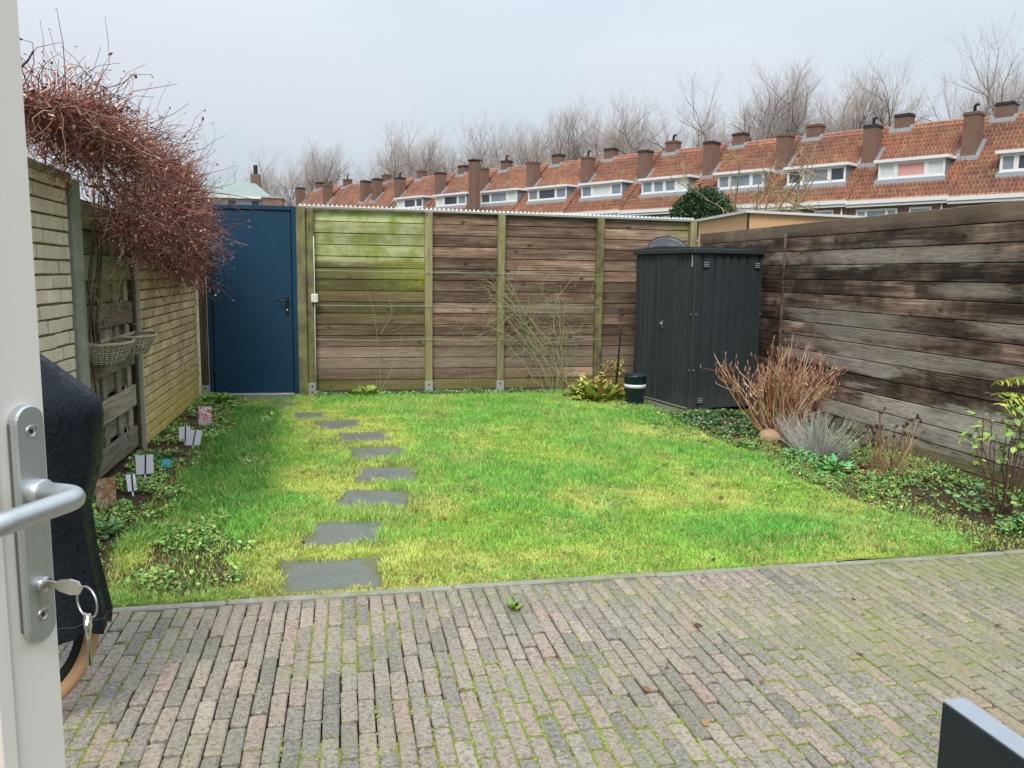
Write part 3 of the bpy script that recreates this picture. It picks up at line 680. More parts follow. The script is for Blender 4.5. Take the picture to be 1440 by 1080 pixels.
MB().cbox(.03, .05, .014, .022, SHH-.19, SHH-.06, .002).build('hinge', M_GALV, SH)
tag(MB().cbox(-.62, .45, -.0, .34, -.04, .012, .004).build('paving_slab', M_SLATE, None, (3.58, 8.62, 0), SH.rotation_euler.z), 'damp dark paving slab on the ground before the metal shed', 'slab')
# tub on the shed
M_TUB = simple('grey_tub', (.10, .115, .13), .35, .4)
tb = thing('round_tub', 'round grey tub with black rim lying on top of the metal shed', 'tub', (3.80, 9.16, 1.765))
tb.rotation_euler = (R(40), R(-6), R(0)); tb.scale = (.86, .86, .86)
MB().lathe([(.16, -.14), (.0, -.14), (.20, -.13), (.255, -.02), (.27, .0), (.262, .004), (.24, -.01), (.19, -.115), (0, -.12)], 36).build('bowl', M_TUB, tb)
MB().tube([(.272*math.cos(t*math.pi/20), .272*math.sin(t*math.pi/20), .0) for t in range(40)], .014, 8, closed=True).build('rim', M_BLACK, tb)
# bucket and cane
M_NAVY = simple('dark_blue_plastic', (.012, .028, .042), .3, .5)
bk = thing('bucket', 'small dark blue bucket with white band beside the metal shed', 'bucket', (3.27, 8.72, .01))
MB().lathe([(0, 0), (.095, 0), (.102, .01), (.118, .23), (.125, .235), (.122, .30), (.132, .31), (.132, .325), (.12, .328), (.10, .05), (0, .04)], 28).build('body', M_NAVY, bk)
MB().lathe([(.1165, .185), (.1235, .185), (.1255, .225), (.118, .225)], 28).build('band', M_WHITE, bk)
m = MB(); m.tube([(.128*math.cos(t), .128*math.sin(t)*.6-.06, .30-.02*math.sin(t*1)) for t in [math.pi+i*math.pi/12 for i in range(13)]], .004, 6); m.build('handle', M_BLACK, bk)
tag(MB().tube([(3.22, 9.25, 0), (3.33, 9.42, .8), (3.335, 9.5, 1.05)], .011, 6).build('garden_cane', M_BLACK), 'dark rod leaning between the back fence and the metal shed', 'cane')

# ------------------------------------------------------------------ BASKETS on the woven panel
M_WICK = simple('grey_wicker', (.54, .46, .34), .7, .2, var=.4, nscale=30)
M_WICKD = simple('dark_wicker', (.20, .16, .11), .75, .2, var=.4, nscale=30)
def basket(loc, L, label):
    b = thing('wicker_basket', label, 'basket', loc, 0, 'wicker baskets on the woven panel')
    H = .125; D = .20; n = 30
    def pt(t, z, k=1):      # half-oval against the wall, x outwards, y along
        s = .72+.28*z/H
        return (math.sin(t)**.7*D*s*k if math.sin(t) > 0 else 0, -math.cos(t)*L/2*s, z)
    m = MB()
    for r_ in range(9):
        z = .005+r_*.0145; pts = []
        for i in range(n+1):
            t = math.pi*i/n; x, y, zz = pt(t, z); o = (.004 if (i+r_) % 2 else -.004); pts.append((x+o*math.sin(t), y-o*math.cos(t), zz+random.uniform(-.0015, .0015)))
        m.tube(pts, .0042, 4); m.tube([pts[0], pts[-1]], .0042, 4)
    m.build('weave', M_WICK, b)
    m = MB()
    for i in range(0, n+1, 2):
        t = math.pi*i/n; m.tube([pt(t, 0), pt(t, H*.5), pt(t, H+.012)], .004, 4)
    m.build('stakes', M_WICKD, b)
    m = MB()
    for ph in (0, 2.1, 4.2):
        pts = []
        for i in range(61):
            t = math.pi*i/60; x, y, z = pt(t, H+.01); w = ph+i*.55; pts.append((x+.006*math.cos(w)*math.sin(t), y, z+.006*math.sin(w)))
        m.tube(pts, .0048, 5)
        m.tube([(0.006*math.cos(ph+j*.55), -L/2+L*j/30, H+.01+.006*math.sin(ph+j*.55)) for j in range(31)], .0048, 5)
    m.build('rim', M_WICK, b)
    m = MB(); ring = [pt(math.pi*i/n, .012) for i in range(n+1)]; m.add([(0, 0, .012)]+ring, [(0, i+1, i+2) for i in range(n)]); m.build('base', M_WICKD, b)
    return b
basket((-1.575, 5.88, .83), .56, 'larger wicker wall basket nearer the patio on the woven panel')
basket((-1.555, 6.50, .83), .54, 'farther wicker wall basket overlapping onto the yellow brick wall')

# ------------------------------------------------------------------ PLANT LABELS
M_TAGW = simple('white_card', (.80, .78, .82), .4, .4, var=.03)
M_DARKP = simple('dark_strip', (.02, .02, .03), .5)
def card(loc, w, h, rz, tilt, label, pic=None, stripe=True, double=False):
    t = thing('plant_label', label, 'plant label', loc, rz, 'plant labels in the left bed')
    Mx = Matrix.Rotation(tilt, 4, 'X')
    MB().cbox(-w/2, w/2, -.0012, .0012, .02, .02+h, .0006, Mx).build('card', pic or M_TAGW, t)
    MB().cbox(-.006, .006, -.001, .001, -.06, .03, .0005, Mx @ Matrix.Translation((0, .003, 0))).build('spike', M_TAGW, t)
    if stripe: MB().cbox(-.005, .005, -.0045, -.0015, .02, .02+h, .001, Mx @ Matrix.Rotation(.06, 4, 'Y')).build('stripe', M_DARKP, t)
    return t
def picmat(name, c1, c2, c3):
    a = NT(name, .35, .4); oc = a.obc(); f = a.noise(oc, 28, 3)
    g_ = a.noise(oc, 46, 4, .7)
    a.col(a.mix(a.ramp(g_, [(.46, 0), (.54, 1)]), a.mix(a.ramp(f, [(.4, 0), (.6, 1)]), c3, c2), a.mix(a.noise(oc, 150, 2), tuple(q*.5 for q in c1), c1))); return a.m
card((-1.355, 6.02, 0), .115, .135, R(14), R(-12), 'pair of white plant labels standing beside the woven panel', stripe=True)
card((-1.33, 5.56, 0), .06, .11, R(35), R(-14), 'narrow white plant label just in front of the white pair')
card((-1.29, 7.18, 0), .09, .12, R(10), R(-16), 'white plant label at the left of two close to the yellow wall')
card((-1.20, 6.98, 0), .12, .13, R(-14), R(-24), 'tilted white plant label at the right of two close to the yellow wall')
card((-1.22, 7.80, .02), .115, .17, R(8), R(-15), 'plant label with a pink flower picture, farthest along the bed', picmat('flower_print', (.75, .16, .2), (.75, .72, .72), (.5, .45, .45)), False)
card((-1.40, 5.22, 0), .11, .17, R(20), R(-12), 'faded brownish picture label among leaves nearest the patio', picmat('faded_print', (.40, .14, .06), (.30, .26, .14), (.5, .42, .26)), False)
card((-1.265, 6.20, .0), .06, .07, R(-12), R(-35), 'small turquoise blue plant label right of the white pair', simple('turquoise_card', (.10, .52, .68), .35, .4), False)

# ------------------------------------------------------------------ foliage builders (numpy)
def leaves_np(P, size, yaw, pitch, roll, C, fold=.25, wid=.55):
    """six-triangle pointed folded leaves; P centres of leaf base"""
    n = len(P); t = np.array([(0, 0, 0), (.35, wid*.5, .0), (.35, -wid*.5, .0), (.75, wid*.36, -.03), (.75, -wid*.36, -.03), (1.05, 0, -.12), (.4, 0, -fold*.35), (.75, 0, -fold*.3-.02)])
    tr = np.array([(0, 6, 1), (0, 2, 6), (6, 7, 3), (6, 3, 1), (6, 2, 4), (6, 4, 7), (7, 5, 3), (7, 4, 5)])
    v = t[None]*size[:, None, None]
    cr, sr = np.cos(roll)[:, None], np.sin(roll)[:, None]; x, y, z = v[..., 0], v[..., 1], v[..., 2]
    y, z = y*cr-z*sr, y*sr+z*cr
    cp, sp = np.cos(pitch)[:, None], np.sin(pitch)[:, None]; x, z = x*cp-z*sp, x*sp+z*cp
    cy, sy = np.cos(yaw)[:, None], np.sin(yaw)[:, None]; x, y = x*cy-y*sy, x*sy+y*cy
    V = np.stack([x, y, z], -1)+P[:, None]
    F = (tr[None]+np.arange(n)[:, None, None]*8).reshape(-1, 3)
    return V.reshape(-1, 3), F, np.repeat(C, 8, 0)
def pickcol(n, pal, jit=.15, w=None):
    pal = np.array(pal); i = RNG.choice(len(pal), n, p=w); c = pal[i]*RNG.uniform(1-jit, 1+jit, (n, 1)); return c
def leafobj(name, P, smin, smax, pal, mat, parent=None, pitch=(-.2, .9), w=None, wid=.55, yaw=None):
    n = len(P); V, F, C = leaves_np(P, RNG.uniform(smin, smax, n), RNG.uniform(0, 6.28, n) if yaw is None else yaw, RNG.uniform(pitch[0], pitch[1], n), RNG.uniform(-.5, .5, n), pickcol(n, pal, .2, w), wid=wid)
    return obj(name, np_mesh(name, V, F, C), mat, parent)

# ------------------------------------------------------------------ GRASS
def grass(name, X, Y, Z, h, w, C, lean=.5):
    n = len(X); yaw = RNG.uniform(0, 6.28, n); ld = RNG.uniform(0, 6.28, n); la = h*RNG.uniform(.1, 1, n)*lean
    dx, dy = np.cos(yaw)*w/2, np.sin(yaw)*w/2; lx, ly = np.cos(ld)*la, np.sin(ld)*la
    A = np.stack([X-dx, Y-dy, Z], 1); B = np.stack([X+dx, Y+dy, Z], 1)
    Cm = np.stack([X-dx*.8+lx*.35, Y-dy*.8+ly*.35, Z+h*.55], 1); D = np.stack([X+dx*.8+lx*.35, Y+dy*.8+ly*.35, Z+h*.55], 1); T = np.stack([X+lx, Y+ly, Z+h*RNG.uniform(.75, 1, n)], 1)
    V = np.stack([A, B, Cm, D, T], 1).reshape(-1, 3); t = np.array([(0, 1, 3), (0, 3, 2), (2, 3, 4)])
    F = (t[None]+np.arange(n)[:, None, None]*5).reshape(-1, 3)
    k = np.array([.75, .75, 1, 1, 1.1])[None, :, None]*0+1
    return obj(name, np_mesh(name, V, F, (C[:, None]*k*np.ones((1, 5, 1))).reshape(-1, 3)), M_GRASS)
N = 430000
# more blades near the camera, where they show
yy = 3.66+(9.75-3.66)*RNG.uniform(0, 1, N)**1.35; xx = RNG.uniform(-1.2, 3.75, N)
b, lb, rb, bb, fl = beds(xx, yy)
ov = fbm(xx, yy, .12, 55)
keep = (~np.where(ov > .56, in_stone(xx, yy, -.050), np.where(ov > .47, in_stone(xx, yy, -.028), in_stone(xx, yy, .012)))) & (RNG.uniform(0, 1, N) > np.clip(b*.97-.02, 0, .86)); xx, yy = xx[keep], yy[keep]; b = b[keep]; n = len(xx)
near_st = in_stone(xx, yy, .22).astype(float)
fresh = np.clip(sstep(.50, .18, np.abs(xx+.80+.05*(yy-6)))*sstep(4.6, 5.2, yy)*sstep(9.5, 8.6, yy)*1.1, 0, 1); left_ = fresh.copy()
fresh = np.maximum(fresh, sstep(.9, .3, np.hypot((xx-2.45)/1.0, (yy-4.15)/.55)))
fresh = np.maximum(fresh, .8*sstep(.5, .1, np.hypot((xx-1.05)/.8, (yy-4.9)/.5)))
fresh = np.maximum(fresh, .65*sstep(8.8, 9.6, yy))
pj = RNG.normal(0, .07, n)+.35*(fbm(xx, yy, .07, 89)-.5)
fresh = np.maximum(fresh, .85*sstep(.50, .66, fbm(xx, yy, .8, 90)+pj))
yel = np.maximum(near_st*(.35+.5*fbm(xx, yy, .2, 88)), .80*sstep(.49, .66, fbm(xx, yy, .5, 91)+RNG.normal(0, .07, n)+.10*sstep(2.2, 3.0, xx)*sstep(7.4, 6.6, yy)+.06*sstep(.9, .3, np.abs(xx-.2))))
yel = yel*(1-fresh*.8)
t = RNG.uniform(0, 1, n); f2 = fbm(xx, yy, .12, 92)
base = np.array([.19, .39, .05])[None]*np.ones((n, 1)); base = base*(1-t[:, None])+np.array([.31, .50, .09])[None]*t[:, None]
fc = np.array([.085, .31, .04])[None]*(1-t[:, None])+np.array([.20, .49, .09])[None]*t[:, None]
yc = np.array([.40, .47, .10])[None]*(1-t[:, None])+np.array([.60, .58, .20])[None]*t[:, None]
fc = fc*(1-.35*left_[:, None]); yel *= 1-left_  # left strip darker green, shading of its longer grass put into the colour
Cg = base*(1-fresh[:, None])+fc*fresh[:, None]; Cg = Cg*(1-yel[:, None])+yc*yel[:, None]
straw = RNG.uniform(0, 1, n) < .08+.42*sstep(4.15, 3.75, yy)*sstep(-1.2, -.3, xx)*sstep(1.9, .6, xx)*fbm(xx, yy, .25, 86)*1.4+.22*sstep(.58, .72, fbm(xx, yy, .3, 93)); Cg[straw] = np.array([.55, .46, .20])*RNG.uniform(.6, 1.15, (straw.sum(), 1))
Cg *= (.66+1.02*(.6*f2+.4*fbm(xx, yy, .045, 87)))[:, None]*1.06
h_ = (.016+.014*RNG.uniform(0, 1, n))*(1-.35*yel)*(.45+1.15*fbm(xx, yy, .09, 85))+fresh*RNG.uniform(.01, .045, n)+.012*f2
edge = in_stone(xx, yy, .03); h_[edge] = h_[edge]*1.15+.004
h_ *= 1-.4*sstep(3.78, 3.66, yy)
zz = soil_z(xx, yy)-.003
stuff(grass('grass', xx, yy, zz, h_, RNG.uniform(.0028, .0056, n), Cg, .95), 'bright green and yellow mossy lawn grass in the walled garden', 'grass')

# ground cover of the two borders
def scatter(n, x0, x1, y0, y1): return RNG.uniform(x0, x1, n), RNG.uniform(y0, y1, n)
x, y = scatter(64000, -1.55, .1, 3.68, 9.8); b, lb, rb, bb, fl = beds(x, y)
k = (np.maximum(lb, fl) > .3) & (x < -.25+.0*y) & (fbm(x, y, .22, 95)+RNG.normal(0, .03, len(x)) > .47) & ~in_stone(x, y, .02); x, y = x[k], y[k]; z = soil_z(x, y)+RNG.uniform(.004, .055, len(x))*fbm(x, y, .3, 96)*1.6
P = np.stack([x, y, z], 1)
stuff(leafobj('ground_cover', P, .008, .030, [(.15, .36, .06), (.24, .48, .09), (.09, .22, .05), (.36, .55, .16), (.40, .36, .12)], M_LEAF, wid=.8), 'low leafy green ground cover in the left border', 'ground cover')
x, y = scatter(72000, 2.7, 4.52, 3.68, 9.2); b, lb, rb, bb, fl = beds(x, y)
dn = fbm(x, y, .3, 97)
k = ((rb > .4) & (dn+RNG.normal(0, .03, len(x)) > .475)) | ((x > 2.9) & (RNG.uniform(0, 1, len(x)) < .10)); 
k &= ~((np.abs(x-4.0) < .55) & (y > 8.05)); x, y = x[k], y[k]; z = soil_z(x, y)+RNG.uniform(.003, .06, len(x))*fbm(x, y, .3, 98)*1.6
P = np.stack([x, y, z], 1); far = y > 6.7
o1 = leafobj('ground_cover', P[far], .013, .034, [(.045, .14, .05), (.08, .24, .08), (.16, .34, .12), (.16, .09, .06), (.36, .38, .12)], M_LEAF, wid=.8, w=[.28, .27, .2, .15, .1])
stuff(o1, 'dark green and purplish ground cover in front of the metal shed', 'ground cover')
o1 = leafobj('ground_cover', P[~far], .010, .026, [(.10, .28, .08), (.20, .42, .10), (.36, .42, .06), (.48, .48, .09), (.22, .14, .08)], M_LEAF, wid=.75, w=[.30, .34, .14, .05, .17])
stuff(o1, 'mixed green and yellow ground cover along the right plank fence', 'ground cover')
x, y = scatter(9000, -.3, 3.4, 9.5, 9.83); k = (beds(x, y)[3] > .2) & (fbm(x, y, .25, 99) > .42); x, y = x[k], y[k]
P = np.stack([x, y, soil_z(x, y)+RNG.uniform(.0, .09, len(x))*fbm(x, y, .3, 94)], 1)
stuff(leafobj('ground_cover', P, .018, .04, [(.06, .18, .05), (.12, .28, .10), (.20, .36, .08), (.35, .40, .28)], M_LEAF, wid=.75), 'low green plants along the foot of the back fence', 'ground cover')
# clover in the lawn
cx_, cy_ = scatter(16000, -1.0, 3.4, 3.7, 8.5); k = (fbm(cx_, cy_, .35, 100) > .60) & ~in_stone(cx_, cy_, .02); cx_, cy_ = cx_[k], cy_[k]
P = np.stack([cx_, cy_, soil_z(cx_, cy_)+RNG.uniform(.008, .028, len(cx_))], 1)
stuff(leafobj('clover', P, .010, .022, [(.09, .24, .06), (.15, .33, .09), (.22, .40, .14)], M_LEAF, pitch=(-.2, .4), wid=.9), 'small clover and weed leaves scattered through the lawn', 'clover')
# fallen leaves
N = 1500; fxx, fyy = scatter(N, -1.4, 4.4, 3.7, 9.6); bb_ = beds(fxx, fyy)[0]; k = (RNG.uniform(0, 1, N) < .30+.7*bb_) & ~in_stone(fxx, fyy, 0); fxx, fyy = fxx[k], fyy[k]
P = np.stack([fxx, fyy, soil_z(fxx, fyy)+.02], 1)
px_, py_ = scatter(26, 1.0, 4.2, 2.2, 3.58); P = np.concatenate([P, np.stack([px_, py_, np.full(26, .008)], 1)])
stuff(leafobj('fallen_leaves', P, .012, .045, [(.13, .065, .035), (.20, .11, .05), (.07, .04, .03), (.28, .17, .08)], M_DRY, pitch=(-.25, .3), wid=.7), 'brown fallen leaves scattered on lawn, border and patio', 'leaves')
# a weed on the patio
P = np.array([[.73, 3.33, .0]]*26)+RNG.normal(0, .012, (26, 3))*[1, 1, 0]
tag(leafobj('weed', P, .03, .06, [(.20, .34, .05), (.12, .25, .04), (.3, .14, .06)], M_LEAF, pitch=(.1, 1.0), wid=.3), 'small green weed sprouting between patio bricks near the lawn edge', 'weed')

# ------------------------------------------------------------------ branching helper (numpy-light, list based)
class BR:
    """collects many thin tapered tubes fast"""
    def __init__(s): s.V = []; s.F = []; s.C = []; s.n = 0
    def stem(s, pts, r0, r1, n=4, col=(.2, .15, .1)):
        P = np.asarray(pts, float); m = len(P)
        T = np.gradient(P, axis=0); T /= (np.linalg.norm(T, axis=1)[:, None]+1e-9)
        a = np.array([0, 0, 1.]) if abs(T[0, 2]) < .8 else np.array([1., 0, 0])
        U = np.cross(T, a); U /= (np.linalg.norm(U, axis=1)[:, None]+1e-9); Wv = np.cross(T, U)
        r = np.linspace(r0, r1, m)[:, None, None]; an = np.arange(n)*2*math.pi/n
        ring = P[:, None]+r*(U[:, None]*np.cos(an)[None, :, None]+Wv[:, None]*np.sin(an)[None, :, None])
        s.V.append(ring.reshape(-1, 3)); i = np.arange(m-1)[:, None]*n; k = np.arange(n)[None]
        s.F.append(np.stack([i+k, i+(k+1) % n, i+n+(k+1) % n, i+n+k], -1).reshape(-1, 4)+s.n); s.n += m*n
        s.C.append(np.tile(np.array(col)[None], (m*n, 1)))
    def build(s, name, mat, par=None, loc=(0, 0, 0)):
        me = np_mesh(name, np.concatenate(s.V), np.concatenate(s.F), np.concatenate(s.C)); return obj(name, me, mat, par, loc)
def jcol(c, k=.25): q = random.uniform(1-k, 1+k); return tuple(v*q for v in c)
def rv(s): return np.array([random.gauss(0, s), random.gauss(0, s), random.gauss(0, s)])
def walk(p, d, L, n, wig, up=0., grav=0.):
    pts = [np.array(p, float)]; d = np.array(d, float); d /= np.linalg.norm(d)
    for i in range(n):
        d = d+rv(wig)+np.array([0, 0, up]); d /= np.linalg.norm(d); pts.append(pts[-1]+d*L/n)
    return pts

# ------------------------------------------------------------------ VINE
VL = 'tangled leafless reddish brown vine spilling over the left walls'
vn = thing('climbing_vine', VL, 'vine', (-1.5, 5.5, 0))
V0 = np.array([-1.5, 5.5, 0]); br = BR()
def vtop(y): return np.interp(y, [3.2, 4.2, 5.0, 6.0, 7.4, 8.8, 9.4, 9.7], [2.26, 2.24, 2.24, 2.32, 2.38, 2.32, 2.12, 1.9])
def vbot(y): return np.interp(y, [3.2, 4.3, 5.0, 5.6, 6.2, 7.2, 8.6, 9.4, 9.7], [2.18, 2.16, 2.10, 1.80, 1.52, 1.42, 1.35, 1.5, 1.8])
stems = BR()
for k in range(5):
    y0 = 5.62+.06*k; pts = [(-1.565+.012*math.sin(k*2+q), y0+.05*math.sin(q*1.1+k)+.03*q, (.0 if k == 0 else .95)+(2.0 if k == 0 else 1.0)*q/8) for q in range(9)]; stems.stem(pts, .008, .005, 6, jcol((.11, .075, .055)))
for k in range(70):
    y0 = random.uniform(4.4, 8.3); pts = walk((-1.5, y0, random.uniform(1.7, 2.15)), (random.uniform(-.1, .35), random.choice([1, 1, 1, -.6]), random.uniform(-.25, .35)), random.uniform(.8, 1.6), 14, .14); pts = [p for p in pts if vbot(p[1])-.04 < p[2] < vtop(p[1])+.12 and abs(p[0]+1.45) < .30]
    if len(pts) < 5: continue
    stems.stem(pts, random.uniform(.005, .009), .003, 5, jcol((.13, .07, .055)))
stuff(stems.build('woody_stems', M_TWIG, vn, (-V0[0], -V0[1], 0)))
tips = []
cols = [(.20, .065, .055), (.27, .095, .075), (.10, .04, .035), (.42, .22, .16), (.56, .36, .27)]
for k in range(10800):
    y = random.uniform(4.15, 9.15); zt_, zb_ = vtop(y), vbot(y); u = random.random(); z = zb_+(zt_-zb_)*u
    bumpy = (.20 if y > 5.6 else .07)*(fbm(np.array([y]), np.array([0.]), .45, 210)[0]-.45); zt_ += bumpy; z += bumpy*u
    over = (.12+.20*math.sin(math.pi*min(1, u*1.1)))*(1 if y < 7 else max(.25, 1-(y-7)*.36)); x = -1.45+random.uniform(-.30 if z > 2.02 else 0, 1)*over*1.05
    if z < 2.02 and x < -1.52: x = -1.5+abs(random.gauss(0, .1))
    dens = fbm(np.array([y*1.0]), np.array([z*1.5+x]), .30, 200)[0]
    if random.random() > 4.2*(dens-.33): continue
    out = np.array([.55 if x > -1.42 else -.15, random.uniform(-.5, 1.1), random.uniform(-.6, .55)+(.35 if u > .75 else 0)])
    L = random.uniform(.07, .30) if random.random() < .9 else random.uniform(.35, .6); pts = walk((x, y, z), out*.8+rv(.75), L, 5, .42, -.05 if u < .7 else .03)
    c = jcol(random.choice(cols[:3]) if random.random() < .72 else random.choice(cols[3:])); br.stem(pts, random.uniform(.0022, .0042), .0012, 3, c); tips.append(pts[-1]); tips.append(pts[2])
for k in range(95):      # whips sticking up and out
    y = random.uniform(4.9, 9.1); pts = walk((-1.45+random.uniform(-.2, .1), y, vtop(y)-.08), (random.uniform(-.2, .5), random.uniform(-.3, .9), random.uniform(.4, 1)), random.uniform(.12, .32), 7, .13, -.03)
    br.stem(pts, .0035, .0013, 3, jcol((.13, .08, .075)))
for k in range(2): br.stem(walk((-1.25, 8.3+.2*k, 2.17-.08*k), (.9, .25, .02), .75-.2*k, 10, .06), .004, .002, 4, (.12, .07, .07))
stuff(br.build('twigs', M_TWIG, vn, (-V0[0], -V0[1], 0)))
T = np.array(tips); T = T[RNG.uniform(0, 1, len(T)) < .62]
lo = leafobj('dry_leaves', T-V0, .012, .032, [(.30, .085, .075), (.46, .20, .15), (.20, .06, .055), (.72, .52, .42), (.58, .32, .14)], M_DRY, vn, pitch=(-1.2, .8), w=[.25, .22, .16, .24, .13], wid=.6)
stuff(lo)
# dried straw tuft on the pier
b2 = BR()
for k in range(60): b2.stem(walk((-1.50+random.uniform(-.03, .05), 5.62+random.uniform(-.08, .08), 1.30+random.uniform(-.15, .1)), (random.uniform(-.2, .8), random.uniform(-.7, .8), random.uniform(-.6, .6)), random.uniform(.1, .28), 5, .35), .0025, .001, 3, jcol((.30, .22, .10)))
b2.build('dead_shoots', M_TWIG, vn, (-V0[0], -V0[1], 0))

# ------------------------------------------------------------------ BIG BARE SHRUB (right)
def shrub(name, label, loc, n, H, spread, cols, r0, nb, tipcol=None, wig=.05, up=.04, base=.10, sub=2, lean=(0, 0)):
    t = thing(name, label, 'shrub', loc); b = BR(); tp = []
    for i in range(n):
        a_ = random.uniform(0, 6.28); q = random.random()**.7; d = (math.cos(a_)*spread*q+lean[0], math.sin(a_)*spread*q+lean[1], 1)
        L = H*random.uniform(.72, 1.08)*(1+.25*q*spread); p0 = (math.cos(a_)*base*random.random(), math.sin(a_)*base*random.random(), 0)
        pts = walk(p0, d, L, 9, wig, up); c = jcol(random.choice(cols)); b.stem(pts, r0*random.uniform(.7, 1.1), r0*.45, 5, c); tp.append(pts[-1])
        for j in range(random.randint(0, sub)):
            k = random.randint(4, 8); dd = np.array(pts[k])-np.array(pts[k-1]); dd = dd/np.linalg.norm(dd)+rv(.38); dd[2] = abs(dd[2])
            q2 = walk(pts[k], dd, L*random.uniform(.12, .3), 5, .09, .05); b.stem(q2, r0*.55, r0*.3, 4, c); tp.append(q2[-1])
    b.build('stems', M_TWIG, t)
    return t, tp
t, tp = shrub('bare_shrub', 'large bare tan-stemmed shrub between metal shed and plank fence', (3.92, 6.70, .0), 105, .72, .80, [(.44, .20, .09), (.30, .13, .07), (.60, .35, .17), (.20, .085, .055), (.70, .52, .38)], .0058, 3, sub=6, base=.15, wig=.13, up=.06)
bb2 = BR()
for p in tp: d = np.array([random.gauss(0, .2), random.gauss(0, .2), 1]); bb2.stem([p, p+d*.012, p+d*.03], .0065, .002, 5, jcol((.38, .22, .16)))
stuff(bb2.build('buds', M_TWIG, t))
P = np.array(tp)[RNG.uniform(0, 1, len(tp)) < .25]; leafobj('dry_leaves', P, .02, .05, [(.40, .25, .12), (.30, .16, .10), (.5, .38, .25)], M_DRY, t, pitch=(-1.4, .2), wid=.4)
tag(MB().lathe([(0, 0), (.085, .0), (.10, .03), (.09, .07), (.05, .10), (0, .105)], 12, Matrix.Rotation(.15, 4, 'X')).build('stump', simple('pale_cut_wood', (.46, .30, .17), .8, nscale=14, bump=.5), None, (3.78, 6.62, -.01)), 'pale tan stump at the foot of the large bare shrub', 'stump')
# smaller dark shrub with seed heads
t, tp = shrub('bare_shrub', 'small dark-stemmed shrub with black seed heads by the plank fence', (4.04, 5.32, 0), 24, .40, .75, [(.16, .07, .05), (.22, .11, .07), (.10, .06, .05), (.42, .30, .17)], .0048, 2, sub=2, base=.12, wig=.09)
bb2 = BR()
for p in tp:
    if random.random() < .6:
        for q in range(4): bb2.stem([p+rv(.008), p+rv(.008)+np.array([0, 0, random.uniform(-.025, .012)])], .007, .003, 4, jcol((.06, .04, .045)))
stuff(bb2.build('seed_heads', M_TWIG, t))
b2 = BR()
for k in range(150): a_ = random.uniform(0, 6.28); b2.stem(walk((.04+random.gauss(0, .10), random.gauss(0, .12), 0), (math.cos(a_)*.5, math.sin(a_)*.5, 1), random.uniform(.1, .32), 4, .12), .0016, .0008, 3, jcol((.48, .40, .20)))
stuff(b2.build('dry_grass_stems', M_TWIG, t))
P = np.stack([RNG.normal(-.08, .13, 90), RNG.normal(-.05, .14, 90), RNG.uniform(.0, .05, 90)], 1); leafobj('red_leaves', P, .03, .07, [(.22, .08, .06), (.32, .14, .09), (.14, .06, .05)], M_DRY, t, pitch=(-.2, .7), wid=.6)
# currant with green leaves at the right edge
t, tp = shrub('leafy_shrub', 'young shrub with yellow-green leaves at the right edge by the plank fence', (4.02, 4.22, 0), 17, .66, .55, [(.07, .045, .035), (.12, .075, .05), (.16, .09, .06)], .0055, 2, sub=3, base=.10, wig=.09, lean=(-.05, 0))
tp = np.array(tp); P = np.concatenate([tp+RNG.normal(0, .035, tp.shape) for _ in range(4)]); 
leafobj('leaves', P, .025, .065, [(.20, .36, .07), (.30, .46, .09), (.12, .26, .06), (.44, .44, .09)], M_LEAF, t, pitch=(-.9, .4), wid=.65)
P = np.stack([RNG.normal(0, .2, 160), RNG.normal(0, .2, 160), RNG.uniform(.02, .22, 160)], 1); leafobj('leaves', P, .025, .06, [(.10, .24, .10), (.18, .36, .12), (.30, .42, .08)], M_LEAF, t, pitch=(-.4, .6), wid=.7)
# arching fern-like sprig
b2 = BR(); t = thing('arching_sprig', 'arching yellow-green sprig high at the right edge before the plank fence', 'plant', (4.22, 4.22, 0)); pts = walk((0, .0, 0), (-.02, .05, 1), .84, 8, .03); b2.stem(pts, .005, .003, 4, (.2, .16, .07)); 
LP = []; LY = []
for k in range(5):
    q = walk(pts[-1-k//2], (random.uniform(-1, .3), random.uniform(-.5, .6), .25), .20, 7, .05, -.12); b2.stem(q, .0025, .001, 3, (.3, .34, .08))
    for r_ in q[1:]: LP += [r_, r_]; LY += [random.uniform(-2.2, -1.2), random.uniform(1.2, 2.2)]
b2.build('stems', M_TWIG, t); leafobj('leaves', np.array(LP), .05, .085, [(.40, .46, .06), (.30, .42, .06), (.52, .48, .08)], M_LEAF, t, pitch=(-.7, -.1), wid=.25, yaw=np.array(LY))
# lavender
t = thing('lavender', 'grey wispy lavender clump between the two bare shrubs', 'plant', (3.90, 6.05, 0)); b2 = BR()
for k in range(420): a_ = random.uniform(0, 6.28); q = random.random(); b2.stem(walk((math.cos(a_)*.16*q, math.sin(a_)*.3*q, 0), (math.cos(a_)*.9*q, math.sin(a_)*.9*q, 1), random.uniform(.14, .40), 4, .13), .0022, .0012, 3, jcol(random.choice([(.52, .50, .50), (.40, .41, .40), (.60, .54, .50), (.34, .42, .30)])))
b2.build('stems', M_TWIG, t)
